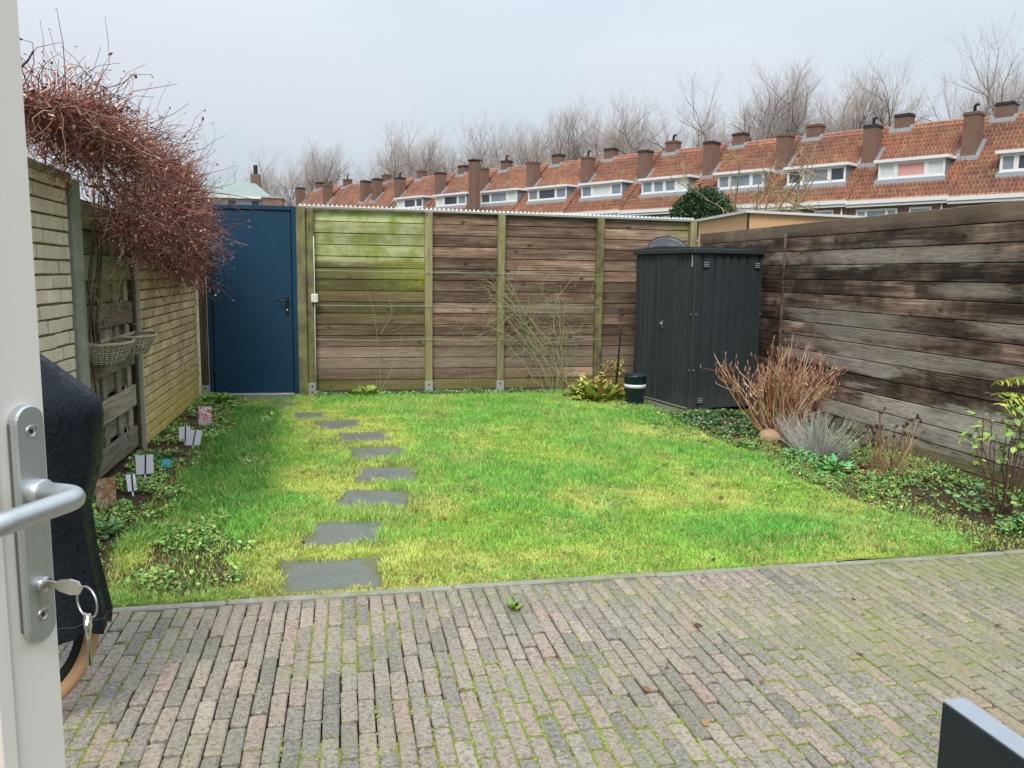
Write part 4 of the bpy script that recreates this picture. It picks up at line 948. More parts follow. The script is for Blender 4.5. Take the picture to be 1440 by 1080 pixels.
# rosettes
def rosette(loc, r, pal, label, n=34, nm='rosette_plant', up=(.1, .9), wid=.32):
    t = thing(nm, label, 'plant', loc)
    n = int(n*2.2); yaw = RNG.uniform(0, 6.28, n); q_ = RNG.uniform(0, 1, n)**.6; P = np.stack([np.cos(yaw)*r*.62*q_, np.sin(yaw)*r*.62*q_, RNG.uniform(.0, .25, n)*r*1.6*(1.1-q_)], 1)
    leafobj('leaves', P, r*.26, r*.55, pal, M_LEAF, t, pitch=(up[0]-.2, up[1]), wid=wid*1.35, yaw=yaw+RNG.normal(0, .5, n)); return t
GP = [(.10, .34, .10), (.18, .44, .14), (.26, .50, .18)]
rosette((3.66, 5.93, 0), .15, GP, 'bright green rosette plant left of the lavender clump'); rosette((3.70, 5.47, 0), .17, GP, 'bright green rosette plant just left of the small dark shrub', 40)
rosette((3.68, 5.72, 0), .13, [(.05, .2, .09), (.08, .3, .12)], 'darker blue-green rosette plant between the two bright rosettes'); rosette((3.95, 3.95, 0), .15, [(.05, .20, .10), (.12, .30, .16)], 'bluish green low plant at the lower right corner of the lawn', 40)
rosette((3.42, 6.35, 0), .11, [(.12, .32, .08), (.2, .4, .1)], 'small green rosette on the lawn side of the large bare shrub')
rosette((.27, 9.72, 0), .23, [(.26, .38, .07), (.36, .42, .10), (.16, .28, .05)], 'leafy yellow-green clump at the fence foot right of the gate', 70)
rosette((1.18, 9.74, 0), .11, [(.36, .42, .16), (.46, .46, .2)], 'small pale green clump beside the second fence post shoe', 30)
rosette((-1.30, 4.72, 0), .14, [(.10, .26, .10), (.2, .38, .16)], 'leafy green plant nearest the patio in the left border', 40)
rosette((-1.36, 6.45, 0), .14, [(.06, .20, .04), (.12, .30, .07)], 'dark green plant in the corner behind the white label pair', 50)
rosette((-1.32, 9.35, 0), .22, [(.20, .38, .07), (.28, .46, .10)], 'bright green plant below the dark post by the gate', 70)
# hosta-like yellowing clump near the bucket
t = rosette((2.98, 9.22, 0), .36, [(.32, .42, .07), (.48, .50, .11), (.22, .32, .06), (.42, .26, .09)], 'large yellowing leafy clump at the fence left of the bucket', 120, 'leafy_clump', (.05, 1.15), .36)
P = np.stack([RNG.normal(0, .17, 260), RNG.normal(0, .12, 260), np.abs(RNG.normal(.1, .10, 260))], 1); leafobj('leaves', P, .05, .11, [(.34, .46, .10), (.50, .52, .14), (.24, .10, .06), (.40, .22, .10)], M_LEAF, t, pitch=(-.7, .6), wid=.5)
P = np.stack([RNG.normal(.28, .08, 70), RNG.normal(.25, .06, 70), RNG.uniform(.25, .45, 70)], 1); leafobj('leaves', P, .05, .1, [(.34, .44, .08), (.45, .24, .06)], M_LEAF, t, pitch=(-.8, .2), wid=.3)
# climber on the wires
t = thing('climbing_rose', 'thin leafless green climber stems fanned against the back fence', 'climber', (2.70, 9.78, 0)); b2 = BR()
gc = [(.28, .34, .12), (.42, .44, .22), (.18, .22, .09), (.48, .44, .28)]
for k in range(20):
    tx = random.uniform(-1.35, .25)-.25; p = [(random.uniform(-.25, .12), random.uniform(-.04, .02), 0)]; tz = random.uniform(.7, 1.5)
    P0 = np.array(p[0]); P3 = np.array([tx*random.uniform(.55, 1), .05, tz]); P1 = P0+np.array([tx*.15, -.03, tz*.45]); P2 = np.array([tx*.6, .0, tz*.9])
    pts = [(1-u)**3*P0+3*(1-u)**2*u*P1+3*(1-u)*u*u*P2+u**3*P3+rv(.016) for u in np.linspace(0, 1, 12)]; c = jcol(random.choice(gc)); b2.stem(pts, .0040, .0018, 4, c)
    for j in range(14):
        q = pts[random.randint(4, 11)]; b2.stem(walk(q, (random.uniform(-1, .8), random.uniform(-.25, .05), random.uniform(-.7, .8)), random.uniform(.1, .6), 7, .2), .0018, .0009, 3, jcol(random.choice(gc)))
b2.stem([(.1, 0, 0), (.15, -.02, .5), (.32, -.02, 1.05), (.36, .0, 1.3), (.45, .02, 1.46)], .005, .003, 4, (.2, .22, .12)); b2.stem([(0, 0, .2), (-.12, 0, .8), (-.1, -.02, 1.15), (.1, -.02, 1.4), (.42, .02, 1.5)], .005, .0025, 4, (.34, .30, .2))
b2.build('stems', M_TWIG, t)
t = thing('climbing_rose', 'few pale bare shoots on the first green fence bay', 'climber', (.47, 9.78, 0)); b2 = BR()
for pts in ([(0, 0, 0), (-.02, 0, .35), (-.04, 0, .7), (-.08, .03, 1.0), (-.16, .03, 1.25)], [(0, 0, .05), (.12, -.01, .3), (.20, 0, .5), (.26, .02, .74)], [(-.05, 0, 0), (-.06, 0, .3)], [(.0, 0, .72), (.14, .0, .98), (.10, .03, 1.2)]): b2.stem(pts, .003, .0014, 4, (.36, .34, .20))
for k in range(12): b2.stem(walk((random.uniform(-.1, .2), .02, random.uniform(.7, 1.15)), (random.uniform(-1, 1), 0, random.uniform(-.3, .8)), .25, 5, .15), .0018, .001, 3, (.34, .36, .16))
b2.build('stems', M_TWIG, t)
t = thing('climbing_rose', 'single thin shoot climbing the fence bay right of the second post', 'climber', (1.54, 9.78, 0)); b2 = BR()
for pts in ([(0, 0, 0), (.0, 0, .4), (-.08, 0, .7), (-.16, .02, .85), (-.2, .03, 1.0)], [(-.12, 0, .78), (.05, .0, .9), (-.3, .0, .72)], [(-.04, 0, 0), (-.05, 0, .2)]): b2.stem(pts, .003, .0014, 4, (.34, .28, .20))
b2.build('stems', M_TWIG, t)

# ------------------------------------------------------------------ OPEN WHITE DOOR (hinged near the camera)
M_DOOR = NT('white_door_paint', .35, .4); a = M_DOOR; oc = a.obc(); f = a.noise(oc, 3, 4); d_ = a.ramp(a.noise(oc, 60, 4, .8), [(.66, 0), (.74, .5)])
a.col(a.mix(d_, a.mix(f, (.82, .765, .69), (.86, .81, .74)), (.4, .37, .32))); a.bump(a.noise(oc, 220, 2), .12, .001); M_DOOR = a.m
M_ALU = NT('satin_aluminium', .42, .5); a = M_ALU; a.metal(.85); a.col(a.mix(a.noise(a.scale(a.obc(), (400, 400, 8)), 1, 3), (.52, .55, .55), (.62, .65, .65))); M_ALU = a.m
DIRX = math.atan2(.892, .453)     # hinge -> lock direction
D = thing('open_door', 'white garden door standing open at the left edge, key in lock', 'door', (-.304, .932, 0), DIRX)
# local x: towards the lock edge (0 at the edge, negative to the hinge); local y: -y is the face with the handle
lf = MB(); lf.cbox(-.86, -.066, .004, .050, .05, 2.35, .003); lf.cbox(-.064, 0, 0, .054, .05, 2.35, .004); lf.cbox(-.96, -.86, 0, .054, .05, 2.35, .004); lf.build('leaf', M_DOOR, D)
MB().cbox(-.085, -.066, -.004, .004, .05, 2.35, .0015).build('glazing_bead', M_DOOR, D)
def stadium(w, z0, z1, y0, y1, cx, c=.002):
    m = MB(); r = w/2; out = []; n = 12
    for i in range(n+1): a_ = math.pi*i/n; out.append((cx+math.cos(a_)*r, z1-r+math.sin(a_)*r))
    for i in range(n+1): a_ = math.pi+math.pi*i/n; out.append((cx+math.cos(a_)*r, z0+r+math.sin(a_)*r))
    N_ = len(out); cz = (z0+z1)/2
    def ring(y, k): return [(cx+(x-cx)*(1-k/r), y, z+(-k if z > cz else k)*(abs(abs(z-cz)-((z1-z0)/2-r))/r if 1 else 1)) for x, z in out]
    v = ring(y0, 0)+ring(y1+c, 0)+ring(y1, c); 
    f = [(i, (i+1) % N_, N_+(i+1) % N_, N_+i) for i in range(N_)]+[(N_+i, N_+(i+1) % N_, 2*N_+(i+1) % N_, 2*N_+i) for i in range(N_)]+[tuple(range(2*N_, 3*N_))]
    return m.add(v, f)
PX = -.031
hp = stadium(.036, 1.060, 1.312, 0, -.0105, PX).build('handle_plate', M_ALU, D)
MB().cbox(PX-.019, PX+.019, -.003, .0, 1.075, 1.295, .001).build('plate_base', simple('grey_seal', (.12, .12, .12)), hp)
RX = lambda x, y, z: Matrix.Translation((x, y, z)) @ Matrix.Rotation(R(90), 4, 'X')
for z in (1.285, 1.090):
    MB().lathe([(.0065, 0), (.0065, .001), (.005, .0012), (.0045, -.001), (0, -.0012)], 18, RX(PX, -.0105, z)).build('screw', M_CHR, hp)
    MB().lathe([(.0026, .0002), (.0, .0002)], 6, RX(PX, -.0105, z)).build('socket', M_BLACK, hp)
MB().lathe([(.0135, -.001), (.0135, .012), (.0125, .013), (.0, .013)], 28, RX(PX, -.0105, 1.222)).build('handle_neck', M_ALU, hp)
m = MB(); pts = [(PX, -.022, 1.222), (PX, -.050, 1.222)]
for i in range(1, 9): a_ = math.pi/2*i/8; pts.append((PX-.020*(1-math.cos(a_)), -.050-.020*math.sin(a_), 1.222))
pts += [(PX-.05, -.0705, 1.222), (PX-.09, -.071, 1.222), (PX-.118, -.071, 1.222)]
m.tube(pts, [.0108]*len(pts), 20); m.lathe([(.0108, 0), (.0095, .004), (.006, .006), (0, .0065)], 20, Matrix.Translation((PX-.118, -.071, 1.222)) @ Matrix.Rotation(R(-90), 4, 'Y')); m.build('lever', M_ALU, hp)
cyl = MB(); cyl.lathe([(.0085, 0), (.0085, .006), (.008, .0068), (0, .0068)], 22, RX(PX, -.0105, 1.123)); cyl.cbox(PX-.005, PX+.005, -.0155, -.0105, 1.100, 1.122, .0015); cyo = cyl.build('lock_cylinder', M_CHR, D)
M_KEY = NT('nickel_key', .28, .5); M_KEY.metal(1); M_KEY.col((.66, .63, .56)); M_KEY = M_KEY.m
kk = thing('key_ring', 'bunch of keys on a steel ring hanging from the door lock', 'keys', (0, 0, 0)); kk.matrix_world = Matrix.Translation((-.304, .932, 0)) @ Matrix.Rotation(DIRX, 4, 'Z')
kx, kz = PX, 1.124
m = MB(); m.cbox(kx-.001, kx+.001, -.030, -.016, kz-.004, kz+.004, .0004)
prof = [(-.030, -.004), (-.034, -.0075), (-.048, -.0105), (-.058, -.0085), (-.062, 0), (-.058, .0085), (-.048, .0105), (-.034, .0075), (-.030, .004)]
m.add([(kx-.0011, y, kz+z*.8) for y, z in prof]+[(kx+.0011, y, kz+z*.8) for y, z in prof], [tuple(range(9))[::-1], tuple(range(9, 18))]+[(i, (i+1) % 9, 9+(i+1) % 9, 9+i) for i in range(9)]); m.build('key', M_KEY, kk)
rc = (kx-.003, -.070, kz-.0125); rr_ = .0165
MB().tube([(rc[0]+.35*rr_*math.cos(t_)*.8, rc[1]+rr_*math.cos(t_), rc[2]+rr_*math.sin(t_)) for t_ in [i*math.pi/18 for i in range(36)]], .0011, 8, closed=True).build('ring', M_CHR, kk)
for j, (dy, an) in enumerate(((-.001, .06), (.004, -.05))):
    Mk = Matrix.Translation((rc[0]+.002*j, rc[1]+dy, rc[2]-rr_)) @ Matrix.Rotation(an, 4, 'X') @ Matrix.Rotation(.5+.5*j, 4, 'Z')
    m = MB(); pf = [(-.004, .003), (-.0085, -.004), (-.0095, -.013), (-.004, -.022), (-.004, -.050), (-.002, -.054), (.002, -.052), (.0045, -.047), (.003, -.044), (.0045, -.040), (.003, -.036), (.0045, -.032), (.004, -.022), (.0095, -.013), (.0085, -.004), (.004, .003)]
    n_ = len(pf); m.add([Mk @ Vector((x, -.001, z)) for x, z in pf]+[Mk @ Vector((x, .001, z)) for x, z in pf], [tuple(range(n_)), tuple(range(n_, 2*n_))[::-1]]+[(i, (i+1) % n_, n_+(i+1) % n_, n_+i) for i in range(n_)]); m.build('key', M_KEY, kk)

# ------------------------------------------------------------------ BICYCLE under a rain cover
M_TYRE_T = simple('tan_tyre_wall', (.42, .255, .145), .75, .2, nscale=18, bump=.3); M_TYRE_B = simple('black_rubber', (.018, .018, .018), .8, .2)
M_FRAME = simple('black_frame_paint', (.02, .02, .022), .35, .5)
BK = thing('bicycle', 'parked bicycle with tan tyre under a black rain cover behind the door', 'bicycle', (-1.108, 2.68, 0), R(5))
def wheel(par, x):
    w = thing('wheel', None, None, (x, 0, .345)); w.parent = par; A = Matrix.Rotation(R(90), 4, 'X')
    def circ(r, n=72): return [(r*math.cos(2*math.pi*i/n), 0, r*math.sin(2*math.pi*i/n)) for i in range(n)]
    MB().lathe([(.300, -.010), (.306, -.020), (.325, -.0245), (.337, -.022), (.3445, -.012), (.3465, 0), (.3445, .012), (.337, .022), (.325, .0245), (.306, .020), (.300, .010)], 80, A).build('tyre', M_TYRE_T, w)
    MB().lathe([(.276, -.009), (.282, -.013), (.306, -.014), (.308, 0), (.306, .014), (.282, .013), (.276, .009), (.276, -.009)], 72, A).build('rim', M_TYRE_B, w)
    MB().lathe([(0, -.035), (.018, -.035), (.02, -.02), (.014, 0), (.02, .02), (.018, .035), (0, .035)], 16, A).build('hub', M_GALV, w)
    m = MB()
    for i in range(32): a_ = 2*math.pi*i/32; b_ = a_+(.55 if i % 2 else -.55); m.tube([(.018*math.cos(b_), .022 if i % 4 < 2 else -.022, .018*math.sin(b_)), (.28*math.cos(a_), 0, .28*math.sin(a_))], .0012, 3, False)
    m.build('spokes', M_GALV, w)
wheel(BK, 0); wheel(BK, -1.06)
m = MB(); m.tube([(0, .05, .345), (-.02, .05, .55), (-.09, .03, .70)], .012, 8); m.tube([(0, -.05, .345), (-.02, -.05, .55), (-.09, -.03, .70)], .012, 8); m.tube([(-.08, 0, .68), (-.16, 0, .98)], .018, 10)
m.tube([(-.12, 0, .82), (-.50, 0, .30), (-1.06, .04, .345)], .016, 8); m.tube([(-.13, 0, .88), (-.62, 0, .80)], .015, 8); m.tube([(-.50, 0, .30), (-.66, 0, .92)], .016, 8); m.tube([(-.62, 0, .78), (-1.06, -.04, .345)], .009, 8); m.build('frame', M_FRAME, BK)
MB().tube([(-.30, .28, 1.03), (-.20, .20, 1.06), (-.165, 0, 1.03), (-.20, -.20, 1.06), (-.30, -.28, 1.03)], .013, 8).build('handlebar', M_FRAME, BK)
MB().cbox(-.80, -.54, -.06, .06, .92, .97, .02).build('saddle', M_FRAME, BK)
# side stand seen through the wheel
MB().tube([(-.10, -.03, .20), (-.04, -.06, .18), (.02, -.10, .15)], .006, 6).build('bracket', M_GALV, BK)

M_COVER = NT('wet_black_cover', .4, .18); a = M_COVER; ps = a.pos(); f = a.noise(ps, 4, 5, .6)
a.col(a.mix(a.ramp(a.noise(ps, 85, 3, .7), [(.52, 0), (.60, 1)]), a.mix(f, (.005, .008, .012), (.013, .019, .026)), (.003, .005, .007))); a.rough(a.ramp(a.noise(ps, 60, 4, .7), [(.4, .2), (.6, .55)])); a.bump(a.math('ADD', f, a.math('MULTIPLY', a.noise(ps, 85, 3), .3)), .5, .02); M_COVER = a.m
# draped cover: loops lofted from the hem up over the bars; front end at +x
cv = MB(); NS = 72
levels = [(.325, .374, .150, 0), (.365, .376, .146, 0), (.42, .368, .138, 0), (.56, .345, .125, 0), (.72, .335, .125, 0), (.86, .375, .15, 0), (1.0, .385, .17, 0), (1.05, .378, .17, 0), (1.10, .325, .14, 0), (1.15, .268, .10, 0), (1.20, .21, .07, 0), (1.25, .14, .05, 0), (1.29, .03, .03, 0), (1.31, -.10, .006, 0)]
vs = []
for li, (z, fr, hw, _) in enumerate(levels):
    for k in range(NS):
        t_ = 2*math.pi*k/NS; c_, s_ = math.cos(t_), math.sin(t_); sg = (1 if c_ > 0 else -1)
        ext = fr if c_ > 0 else -(1.20 if z < 1.0 else 1.0)
        X = (abs(c_)**.75)*ext; Y = (1 if s_ > 0 else -1)*(abs(s_)**.8)*hw
        fold = (.014*math.sin(k*1.31+li*.25)+.010*math.sin(k*2.7+1+li*.4))*(.45 if c_ > .5 else 1)
        amt = max(0, (1.15-z)/.8)
        X += fold*c_*amt; Y += fold*s_*amt*1.5; zz_ = z
        if X < -.2 and z > .9: zz_ = z-.12*min(1, (-.2-X)/.6)
        if li == 0: zz_ += .012*math.sin(k*.9)
        vs.append((X, Y, zz_))
fs = [(i*NS+k, i*NS+(k+1) % NS, (i+1)*NS+(k+1) % NS, (i+1)*NS+k) for i in range(len(levels)-1) for k in range(NS)]
cv.add(vs, fs, True)
co = cv.build('rain_cover', M_COVER, BK)
m = MB(); hem = [(v[0]*1.002, v[1]*1.004, v[2]) for v in vs[NS:2*NS]]; m.tube(hem, .0016, 4, closed=True); m.build('hem_seam', simple('seam', (.05, .055, .06)), co)

# ------------------------------------------------------------------ OUTDOOR CHAIR bottom right
M_CH = simple('dark_composite_board', (.012, .022, .028), .4, .4, nscale=6, var=.3); M_CHT = simple('board_top_edge', (.30, .34, .38), .5, .4, nscale=30, var=.1)
ch = thing('garden_chair', 'dark boxy garden chair, only its panel arm with pale top edge showing', 'garden chair', (1.192, 1.352, 0))
for x0 in (0, .62):
    am = MB().cbox(x0, x0+.052, -.72, 0, 0, .597, .002).build('arm', M_CH, ch)
    MB().cbox(x0+.0005, x0+.0515, -.7195, -.0005, .5975, .602, .001).build('arm_top', M_CHT, am)
MB().cbox(.054, .618, -.70, -.02, .26, .32, .004).build('seat', M_CH, ch); MB().cbox(.06, .612, -.62, -.03, .322, .42, .03).build('cushion', simple('grey_cushion', (.2, .21, .22), .9), ch)
MB().cbox(.054, .618, -.72, -.66, .26, .75, .004).build('backrest', M_CH, ch)

# ------------------------------------------------------------------ ROW OF HOUSES BEHIND
def tile_mat(name, c0, c1, c2):
    a = NT(name, .7, .25); ps = a.pos(); oc = a.obc(); r = a.rnd()
    cell = a.n('ShaderNodeVectorMath', operation='FLOOR'); a.set(cell.inputs[0], a.scale(oc, (1/.225, 1/.235, 0)))
    wn_ = a.n('ShaderNodeTexWhiteNoise', {'Vector': a.addv(cell.outputs[0], a.n('ShaderNodeCombineXYZ', {'X': a.math('MULTIPLY', r, 900), 'Z': 0}).outputs[0])}).outputs['Value']
    f = a.noise(ps, .45, 5, .65); g_ = a.noise(ps, 1.6, 4, .6)
    c = a.mix(a.ramp(f, [(.40, 0), (.60, 1)]), c0, c1); c = a.mix(a.ramp(g_, [(.48, 0), (.70, .7)]), c, c2)
    c = a.mix(1, c, a.ramp(wn_, [(0, .78), (.5, 1), (1, 1.18)]), 'MULTIPLY')
    lap_shade = a.n('ShaderNodeMath', operation='FRACT'); a.set(lap_shade.inputs[0], a.math('MULTIPLY', a.math('ADD', a.sep(oc, 1), .3), 17/4.9)); c = a.mix(a.ramp(lap_shade.outputs[0], [(.0, .55), (.18, 0)]), c, (.12, .05, .04))  # shade under each course overlap painted in as a dark band
    valley_shade = a.n('ShaderNodeMath', operation='FRACT'); a.set(valley_shade.inputs[0], a.math('MULTIPLY', a.sep(oc, 0), 26/6.0)); c = a.mix(a.ramp(a.math('ABSOLUTE', a.math('SUBTRACT', valley_shade.outputs[0], .27)), [(.0, .5), (.14, 0)]), c, (.13, .06, .045))  # trough shade between pantile rolls painted in as dark stripes
    c = a.mix(a.ramp(a.noise(ps, 9, 3), [(.42, .45), (.58, 0)]), c, tuple(q*.45 for q in c0))
    a.col(c); a.bump(a.noise(ps, 30, 3), .3, .01); return a.m
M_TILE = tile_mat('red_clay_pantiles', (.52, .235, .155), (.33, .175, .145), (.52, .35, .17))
M_HBR = NT('brown_house_brick', .85, .2); a = M_HBR; bt = a.n('ShaderNodeTexBrick', {'Vector': a.n('ShaderNodeMapping', {'Vector': a.obc(), 'Rotation': (R(90), 0, 0)}).outputs[0], 'Scale': 1.0, 'Brick Width': .22, 'Row Height': .065, 'Mortar Size': .006, 'Color1': (.20, .10, .075, 1), 'Color2': (.30, .16, .11, 1), 'Mortar': (.28, .25, .22, 1)})
a.col(a.mix(a.ramp(a.noise(a.pos(), 2, 4), [(.35, .4), (.6, 0)]), bt.outputs[0], (.10, .06, .05))); M_HBR = a.m
M_CHIM = NT('chimney_brick', .88, .15); a = M_CHIM; a.col(a.mix(a.ramp(a.noise(a.pos(), 2.5, 5, .7), [(.35, 0), (.65, 1)]), a.mix(a.noise(a.pos(), 14, 3, .8), (.10, .05, .04), (.28, .135, .095)), (.17, .13, .10))); M_CHIM = a.m
M_TRIM = simple('white_paint_trim', (.74, .75, .76), .5, .3, var=.05); M_LEAD = simple('lead_flashing', (.36, .39, .42), .55, .3, nscale=4); M_GLASS = NT('window_glass', .08, .6); a = M_GLASS; a.col(a.mix(a.noise(a.pos(), .8, 2), (.10, .14, .17), (.32, .38, .42))); M_GLASS = a.m
M_BLIND = simple('pink_blind', (.66, .36, .32), .7); M_CURT = simple('pale_curtain', (.62, .68, .66), .7, nscale=2); M_CHEEK = simple('slate_blue_cheek', (.20, .25, .30), .7, nscale=4); M_GLASSD = simple('dark_glass', (.05, .06, .07), .1, .6)
RB, RH, EV = 4.6, 4.55, 6.1      # half depth, rise, eaves height
# shared pantile sheet for a 6 m wide half roof
def pantiles(nt, nc, Wd, seg=6):
    Ls = math.hypot(RB+.3, RH+.3); xs_ = np.linspace(0, nt, nt*seg+1); u = xs_-np.floor(xs_)
    prof = .042*np.sin(u*2*math.pi)+.018*np.sin(u*4*math.pi+.6); X = -xs_/nt*Wd; rows = []
    for r_ in range(nc):
        for e, lift in ((0, .10), (1, .0)):
            tt = (r_+e)/nc; rows.append((tt, lift))
    V = []
    for tt, lift in rows:
        y = -.3+tt*(RB+.3); z = EV-.3*RH/RB+tt*(RH+.3*RH/RB); n_ = np.array([0, -RH, RB])/math.hypot(RB, RH)
        h = prof+lift+.05; V.append(np.stack([X, y+n_[1]*h, z+n_[2]*h], 1))
    V = np.concatenate(V); m_ = len(xs_); F = []
    for r_ in range(len(rows)-1):
        i = np.arange(m_-1)+r_*m_; F.append(np.stack([i, i+m_, i+m_+1, i+1], 1))
    return np_mesh('tile_sheet', V, np.concatenate(F))
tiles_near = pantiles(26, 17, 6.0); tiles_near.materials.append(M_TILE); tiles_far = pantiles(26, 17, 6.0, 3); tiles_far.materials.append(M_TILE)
B = [-7.6, -2.1, 3.55, 9.2, 15.0, 20.7, 26.6, 32.5, 38.9, 45.7, 52.1, 59.0, 65.6, 73.8, 80.4]
ROW0 = Vector((34.478, 36.666, 0)); DR = Vector((-.5137, .85797, 0)); RZ = math.atan2(-.85797, .5137)
hl = {2: 'rightmost terraced house whose white dormer is cut by the photo edge',
 3: 'terraced house whose dormer has a pink blind in the middle pane', 4: 'terraced house whose dormer has two small dark square side panes', 5: 'terraced house partly behind the small bare tree and evergreen bush',
 6: 'terraced house whose dormer shows four equal panes', 7: 'terraced house next left of the one with four equal dormer panes', 8: 'terraced house with a dormer two left of the four-pane one',
 9: 'terraced house whose dormer is split by a tall chimney in front', 10: 'terraced house just left of the one with the split dormer', 11: 'terraced house whose pale dormer just clears the first fence bay',
 12: 'far terraced house with twin chimneys above the first fence bay', 13: 'far terraced house second from the left end of the row', 14: 'farthest terraced house at the left end of the row'}
DORM = {2: (-.75, -3.6), 3: (-.7, -4.4), 4: (-.72, -4.56), 5: (-.42, -3.93), 6: (-.68, -4.8), 7: (-.8, -4.98), 8: (-.72, -5.2), 9: (-.2, -5.0), 10: (-.3, -4.9), 11: (-.6, -5.0)}
def house(k):
    s0 = B[k-1]; s1 = B[k]; Wd = s1-s0; near = k <= 7
    h = thing('terraced_house', hl[k], 'house', tuple(ROW0+DR*s0+Vector((0, 0, .013*s0))), RZ, 'red-roofed terraced houses beyond the fence')
    e = .02
    m = MB(); m.add([(-Wd+e, 0, -3), (-e, 0, -3), (-e, 0, EV-.05), (-Wd+e, 0, EV-.05), (-Wd+e, 2*RB, -3), (-e, 2*RB, -3), (-e, 2*RB, EV-.05), (-Wd+e, 2*RB, EV-.05), (-Wd+e, RB, EV+RH-.08), (-e, RB, EV+RH-.08)],
        [(0, 1, 2, 3), (5, 4, 7, 6), (1, 5, 6, 9, 2), (4, 0, 3, 8, 7)]); m.build('wall', M_HBR, h)
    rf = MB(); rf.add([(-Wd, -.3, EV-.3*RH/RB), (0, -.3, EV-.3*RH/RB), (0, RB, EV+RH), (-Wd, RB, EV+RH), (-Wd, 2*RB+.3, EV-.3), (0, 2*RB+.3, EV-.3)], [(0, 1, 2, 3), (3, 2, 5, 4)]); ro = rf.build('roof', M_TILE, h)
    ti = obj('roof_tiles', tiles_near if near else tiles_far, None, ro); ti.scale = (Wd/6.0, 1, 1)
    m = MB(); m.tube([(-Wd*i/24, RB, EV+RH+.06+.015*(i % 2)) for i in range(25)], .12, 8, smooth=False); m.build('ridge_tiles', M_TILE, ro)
    g_ = MB().box(-Wd, 0, -.42, -.20, EV-.36, EV-.14); g_.box(-Wd, 0, -.34, 0, EV-.52, EV-.38); go = g_.build('gutter', M_TRIM, h)
    MB().tube([(-.35, -.1, EV-.4), (-.35, -.1, -2)], .05, 6).build('downpipe', M_TRIM, h)
    # front chimney, on the far party line of this house
    def chim(x, y, w, d, zb, zt_, fl=True):
        c = MB().cbox(x-w/2, x+w/2, y-d/2, y+d/2, zb, zt_, .02).build('chimney', M_CHIM, h)
        cp = MB().cbox(x-w/2-.07, x+w/2+.06, y-d/2-.06, y+d/2+.06, zt_-.10, zt_-.02, .02); cp.cbox(x-w/2-.02, x+w/2+.02, y-d/2-.02, y+d/2+.02, zt_-.02, zt_+.08, .02); cp.build('cap', M_BLACK if random.random() < .5 else M_CHIM, c)
        rz = lambda yy: EV+RH*min(yy, 2*RB-yy)/RB
        if fl:
            f_ = MB(); sgn = 1
            for q in range(6):
                y0 = y-d/2+d*q/6; 
                for sd in (1, -1): xx_ = x+sd*(w/2+.012); f_.box(min(xx_, xx_+sd*.20), max(xx_, xx_+sd*.20), y0, y0+d/6-.01, rz(y0)+.02, rz(y0+d/6)+.20)
            f_.box(x-w/2-.2, x+w/2+.2, y-d/2-.22, y-d/2-.01, rz(y-d/2-.2)+.10, rz(y-d/2)+.16); f_.build('flashing', M_LEAD, c)
        if random.random() < .3:
            MB().tube([(x, y, zt_), (x, y, zt_+.45), (x+.05, y, zt_+.5), (x+.22, y, zt_+.52)], .085, 8).build('cowl', M_BLACK, c)
        return c
    chim(-Wd+.0, 2.6, .78, .95, 7.8, 10.62+random.uniform(-.05, .1))
    chim(-Wd+.95 if k != 7 else -Wd+.6, RB+.15, .95, .7, EV+RH-.7, EV+RH+.78)
    if k == 12: chim(-Wd+2.3, 2.6, .8, .95, 7.8, 10.7)
    # dormer
    if k > 11: return h
    a0, a1 = DORM[k]; y0 = .9; zb, zt_ = 7.20, 8.14
    rz = lambda yy: EV+RH*yy/RB
    d = MB(); d.add([(a1, y0, zb-.1), (a0, y0, zb-.1), (a0, y0, zt_), (a1, y0, zt_), (a1, 2.3, zt_), (a0, 2.3, zt_), (a1, 2.3, zb), (a0, 2.3, zb)], [(1, 7, 5, 2), (6, 0, 3, 4), (2, 5, 4, 3)]); do = d.build('dormer', M_CHEEK, h)
    MB().cbox(a1-.22, a0+.22, y0-.26, 2.5, zt_, zt_+.17, .01).build('dormer_roof', M_TRIM, do)
    MB().box(a1-.12, a0+.12, y0-.20, y0-.005, zb-.34, zb-.04).build('apron', M_LEAD, do); MB().box(a1-.05, a0+.05, y0-.10, y0-.005, zb-.038, zb+.02).build('sill', M_TRIM, do)
    wd = a0-a1; fr = MB(); fw_ = .13
    if k == 6: cuts = [0, .25, .5, .75, 1]
    else: cuts = [0, .27, .73, 1]
    for xx_ in (a1, a0-fw_): fr.box(xx_, xx_+fw_, y0-.04, y0+.02, zb, zt_)
    fr.box(a1+fw_, a0-fw_, y0-.04, y0+.02, zb, zb+fw_); fr.box(a1+fw_, a0-fw_, y0-.04, y0+.02, zt_-fw_, zt_)
    for c_ in cuts[1:-1]: X = a1+wd*c_; fr.box(X-.12, X+.12, y0-.04, y0+.02, zb+fw_, zt_-fw_)
    fr.build('window_frame', M_TRIM, do)
    for q in range(len(cuts)-1):
        X0 = a1+wd*cuts[q]+.1; X1 = a1+wd*cuts[q+1]-.1; mt = M_GLASS
        if k == 3: mt = M_BLIND if q == 1 else M_CURT
        if k == 4: mt = M_GLASS if q == 1 else M_GLASSD
        if k == 9 and q == 0: mt = M_GLASSD
        if k not in (3, 4) and random.random() < .4: mt = random.choice((M_CURT, M_GLASSD))
        MB().box(X0, X1, y0+.015, y0+.025, zb+.1, zt_-.1).build('pane', mt, do)
